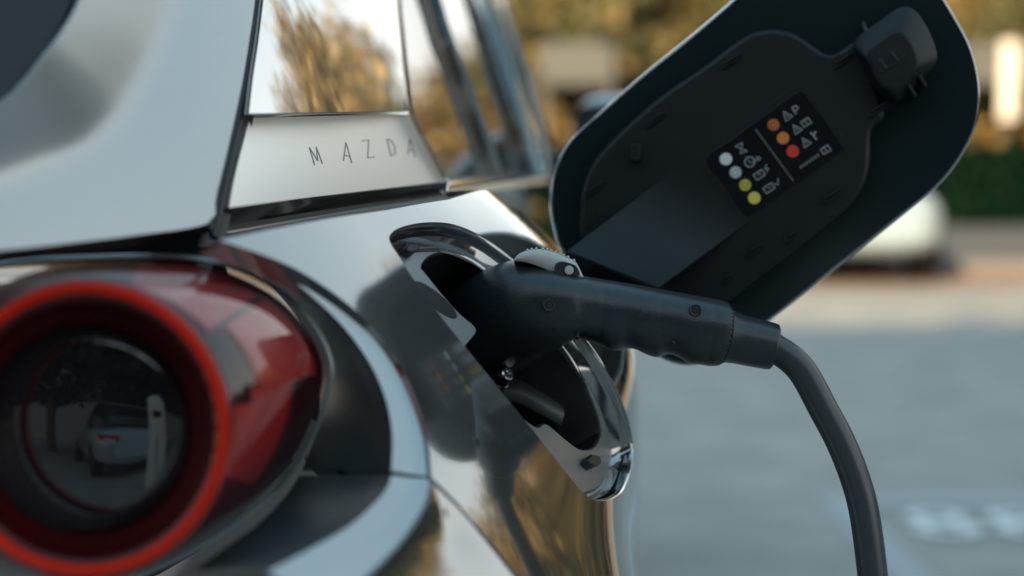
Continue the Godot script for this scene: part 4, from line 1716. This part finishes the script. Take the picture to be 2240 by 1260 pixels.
func tree_at(label: String, at: Vector3, height: float, spread: float, pal: Array, leaves: int, low: float, group: String) -> void:
	var t := thing("broadleaf_tree", label, "tree", at, group)
	var g := Geo.new()
	var trunk := []
	for k in 9:
		var f := k / 8.0
		trunk.append([at + Vector3(sin(f * 3.0 + at.x) * 0.15, height * 0.75 * f, cos(f * 2.0 + at.x) * 0.12), Vector3(0, 0, 1) * lerpf(0.22, 0.05, f), Vector3(1, 0, 0) * lerpf(0.22, 0.05, f)])
	sweep(g, trunk, 12)
	var tips := []
	var limbs := 16
	for k in limbs:
		var f := lerpf(0.25, 0.95, k / float(limbs - 1))
		var a := k * 2.4 + at.x
		var base: Vector3 = trunk[int(f * 7)][0]
		var reach := spread * (1.05 - 0.55 * absf(f - 0.45) * 2.0) * rng.randf_range(0.75, 1.1)
		var tip := base + Vector3(cos(a) * reach, height * rng.randf_range(0.08, 0.22), sin(a) * reach)
		if tip.y < low:
			tip.y = low
		var midp := base.lerp(tip, 0.5) + Vector3(0, 0.25, 0)
		tube(g, PackedVector3Array([base, midp, tip]), 0.05, 6)
		tips.append(tip); tips.append(midp)
	obj("trunk", g, M.bark, t)
	g = Geo.new()
	var clumps := []
	for tip in tips:
		for j in 4:
			clumps.append(tip + Vector3(rng.randfn(0, 0.55), rng.randfn(0, 0.45), rng.randfn(0, 0.55)))
	for i in leaves:
		var c: Vector3 = clumps[rng.randi() % clumps.size()]
		var p := c + Vector3(rng.randfn(), rng.randfn() * 0.8 - 0.3, rng.randfn()) * 0.33
		if p.y < low * 0.7:
			p.y = low * 0.7 + rng.randf() * 0.5
		leaf_quad(g, p, rng.randf_range(0.09, 0.19), pal[rng.randi() % pal.size()] * rng.randf_range(0.75, 1.25))
	obj("crown", g, M.leaf, t)

func evergreens() -> void:
	var dark := [Color(0.03, 0.05, 0.025), Color(0.05, 0.07, 0.03), Color(0.09, 0.085, 0.035), Color(0.16, 0.12, 0.05)]
	var names := ["tall bush right of the road, farthest of its row", "tall bush right of the road, second from the far end", "tall bush right of the road, third from the far end", "tall bush right of the road, level with the charging bay", "tall bush right of the road, nearest behind the charging bay"]
	for k in 5:
		var at := Vector3(9.6 + 0.5 * sin(k * 2.1), 0, -10.5 + k * 2.7)
		var t := thing("tall_bush", names[k], "bush", at, "tall bushes right of the road")
		var g := Geo.new()
		for i in 5000:
			var d := Vector3(rng.randfn(), rng.randfn(), rng.randfn()).normalized() * pow(rng.randf(), 0.45)
			var p := at + Vector3(0, 1.45, 0) + d * Vector3(1.1, 1.45 + 0.25 * sin(k * 3.0), 1.55)
			leaf_quad(g, p, rng.randf_range(0.06, 0.14), dark[rng.randi() % 4] * rng.randf_range(0.7, 1.3))
		obj("foliage", g, M.leaf, t)
		g = Geo.new()
		tube(g, PackedVector3Array([at, at + Vector3(0.06, 0.8, 0), at + Vector3(-0.05, 1.9, 0.05)]), 0.07, 8)
		obj("stem", g, M.bark, t)
	var deep := [Color(0.02, 0.035, 0.02), Color(0.03, 0.05, 0.025), Color(0.045, 0.06, 0.03)]
	var spots := [[Vector3(-4.5, 0, 8.5), "dark tree behind the charging bay, mirrored in the lamp glass"], [Vector3(-0.5, 0, 9.5), "dark tree straight behind the charging bay"], [Vector3(3.8, 0, 8.8), "dark tree behind the bay, on the road side"]]
	for e in spots:
		tree_at(e[1], e[0], 9.0, 3.0, deep, 8000, 2.6, "dark trees behind the charging bay")

func trees() -> void:
	evergreens()
	var gold := [Color(0.34, 0.23, 0.07), Color(0.26, 0.17, 0.05), Color(0.42, 0.30, 0.12), Color(0.18, 0.14, 0.05), Color(0.10, 0.10, 0.04), Color(0.62, 0.48, 0.24)]
	var olive := [Color(0.10, 0.11, 0.04), Color(0.16, 0.13, 0.05), Color(0.24, 0.18, 0.07), Color(0.06, 0.08, 0.035)]
	var rows := [
		[Vector3(-6.5, 0, -24), 6.0, 2.8, gold, "golden tree seen through the car's side windows"],
		[Vector3(-1.5, 0, -26), 6.6, 3.2, gold, "golden tree above the car's windscreen pillar"],
		[Vector3(2.2, 0, -24.5), 6.2, 3.0, olive, "olive and gold tree left of the open flap"],
		[Vector3(6.0, 0, -26), 6.8, 3.2, gold, "golden tree behind the open flap's top edge"],
		[Vector3(9.6, 0, -24), 6.0, 2.9, olive, "olive tree above the white post at the right edge"],
		[Vector3(14.0, 0, -22), 9.0, 3.3, gold, "golden tree far out beyond the right edge of the street"],
		[Vector3(11.0, 0, -17.5), 8.5, 3.2, olive, "olive tree right of the pavement, mirrored low on the fender"],
		[Vector3(9.5, 0, -12.5), 9.0, 3.2, gold, "golden tree right of the road, mirrored in the rear pillar"],
		[Vector3(12.6, 0, -11.2), 6.2, 2.6, olive, "olive tree behind the row of tall bushes, far end"],
		[Vector3(12.2, 0, -8.0), 5.6, 2.4, gold, "golden tree behind the row of tall bushes, near end"]]
	for r in rows:
		tree_at(r[4], r[0], r[1], r[2], r[3], 9000, 2.2, "trees along the far side of the street")

# a saloon car from lofted sections, nose towards -z
func saloon(called: String, label: String, at: Vector3, turn: float, paint: Material) -> void:
	var t := thing(called, label, "car", at, "cars parked along the street")
	var g := Geo.new()
	# [z, half width, bottom, top]
	var lower := [[2.15, 0.62, 0.42, 0.70], [2.12, 0.74, 0.30, 0.80], [2.0, 0.84, 0.26, 0.90], [1.6, 0.89, 0.24, 0.95], [0.8, 0.90, 0.22, 0.95], [-0.4, 0.90, 0.22, 0.93], [-1.2, 0.88, 0.24, 0.86], [-1.9, 0.82, 0.26, 0.76], [-2.1, 0.70, 0.32, 0.66], [-2.14, 0.6, 0.4, 0.6]]
	var st := []
	var C := []; var W := []
	for s in lower:
		C.append(Vector3(0, (s[2] + s[3]) / 2.0, s[0])); W.append(Vector3(s[1], (s[3] - s[2]) / 2.0, 0))
	var cs := smooth3(C, 40); var ws := smooth3(W, 40)
	for i in 40:
		st.append([cs[i], Vector3(0, ws[i].y, 0), Vector3(ws[i].x, 0, 0)])
	sweep(g, st, 40, 4.2)
	part_of(t, "body", g, paint)
	g = Geo.new()
	st = []
	for s in [[1.75, 0.66, 0.90, 0.98], [1.3, 0.66, 0.88, 1.30], [0.7, 0.62, 0.88, 1.44], [-0.1, 0.62, 0.88, 1.46], [-0.6, 0.66, 0.86, 1.34], [-1.25, 0.70, 0.82, 0.92]]:
		st.append([Vector3(0, (s[2] + s[3]) / 2.0, s[0]), Vector3(0, (s[3] - s[2]) / 2.0, 0), Vector3(s[1], 0, 0)])
	sweep(g, st, 32, 4.0)
	part_of(t, "cabin_glass", g, M.gloss_black)
	g = Geo.new()
	var rows := []
	for j in 8:
		var row := PackedVector3Array()
		for i in 10:
			var u := i / 9.0 * 2.0 - 1.0
			row.append(Vector3(u * 0.57, 1.475 - 0.03 * u * u - 0.05 * pow(j / 7.0 * 2.0 - 1.0, 2.0), lerpf(0.95, -0.35, j / 7.0)))
		rows.append(row)
	sheet(g, rows, 0.02, Vector3(0, 9, 0))
	part_of(t, "roof", g, paint)
	for x in [-0.8, 0.8]:
		for z in [1.35, -1.35]:
			g = Geo.new()
			lathe(g, Vector3(x - 0.1, 0.31, z), Vector3.RIGHT, [[0, 0.0], [0, 0.28], [0.02, 0.31], [0.18, 0.31], [0.2, 0.28], [0.2, 0.0]], 28)
			part_of(t, "wheel", g, M.tyre)
		g = Geo.new()
		box(g, Vector3(x * 0.86, 0.74, 2.06), Vector3(0.3, 0.12, 0.1), Basis(Vector3.UP, signf(x) * 0.35), 0.02)
		part_of(t, "tail_light", g, M.lamp_reflector)
	g = Geo.new()
	box(g, Vector3(0, 0.3, 2.0), Vector3(1.4, 0.16, 0.2), Basis.IDENTITY, 0.03)
	part_of(t, "bumper_insert", g, M.cladding)
	t.rotation.y = turn

func part_of(t: Node3D, called: String, g: Geo, m: Material) -> void:
	var o := MeshInstance3D.new()
	o.mesh = g.mesh()
	o.material_override = m
	o.name = called
	t.add_child(o, true)

func parked_cars() -> void:
	saloon("parked_car", "white car parked by the kerb, partly hidden by the open flap", Vector3(2.76, 0, -13.0), PI - 0.06, M.car_shaded_white)

func behind_viewer() -> void:
	# unseen building, added and sized so its shadow covers the charging bay
	var b := thing("shade_building", "added grey building out of view behind the charging bay, shading it", "building", Vector3(-8, 0, 20))
	var g := Geo.new()
	box(g, Vector3(-10, 6.0, 21), Vector3(44, 12.0, 8), Basis(Vector3.UP, 0.0))
	obj("wall", g, M.wall_render, b)
	for i in 4:
		for j in 3:
			g = Geo.new()
			box(g, Vector3(-26 + i * 10.6, 3.2 + j * 3.3, 16.98), Vector3(8.4, 1.3, 0.1), Basis.IDENTITY, 0.02)
			obj("window", g, M.gloss_black, b)
	saloon("parked_car", "white car parked behind the charging bay, mirrored in the lamp glass", Vector3(-1.3, 0, 5.6), 2.7, M.car_shaded_white)
	var s := thing("charging_station", "white charging post behind the bay, mirrored in the lamp glass", "charging station", Vector3(-0.05, 0, 2.4))
	g = Geo.new()
	var st := []
	for y in [0.0, 0.02, 1.2, 1.32, 1.38, 1.4]:
		var k := 1.0 if y < 1.25 else (0.93 if y < 1.35 else (0.7 if y < 1.39 else 0.4))
		st.append([Vector3(-0.05, y, 2.4), Vector3(0, 0, 0.09), Vector3(0.17 * k, 0, 0)])
	sweep(g, st, 24, 4.0)
	obj("cabinet", g, M.station_white, s)
	g = Geo.new()
	box(g, Vector3(-0.05, 1.12, 2.305), Vector3(0.18, 0.1, 0.02), Basis.IDENTITY, 0.004)
	obj("display", g, M.gloss_black, s)
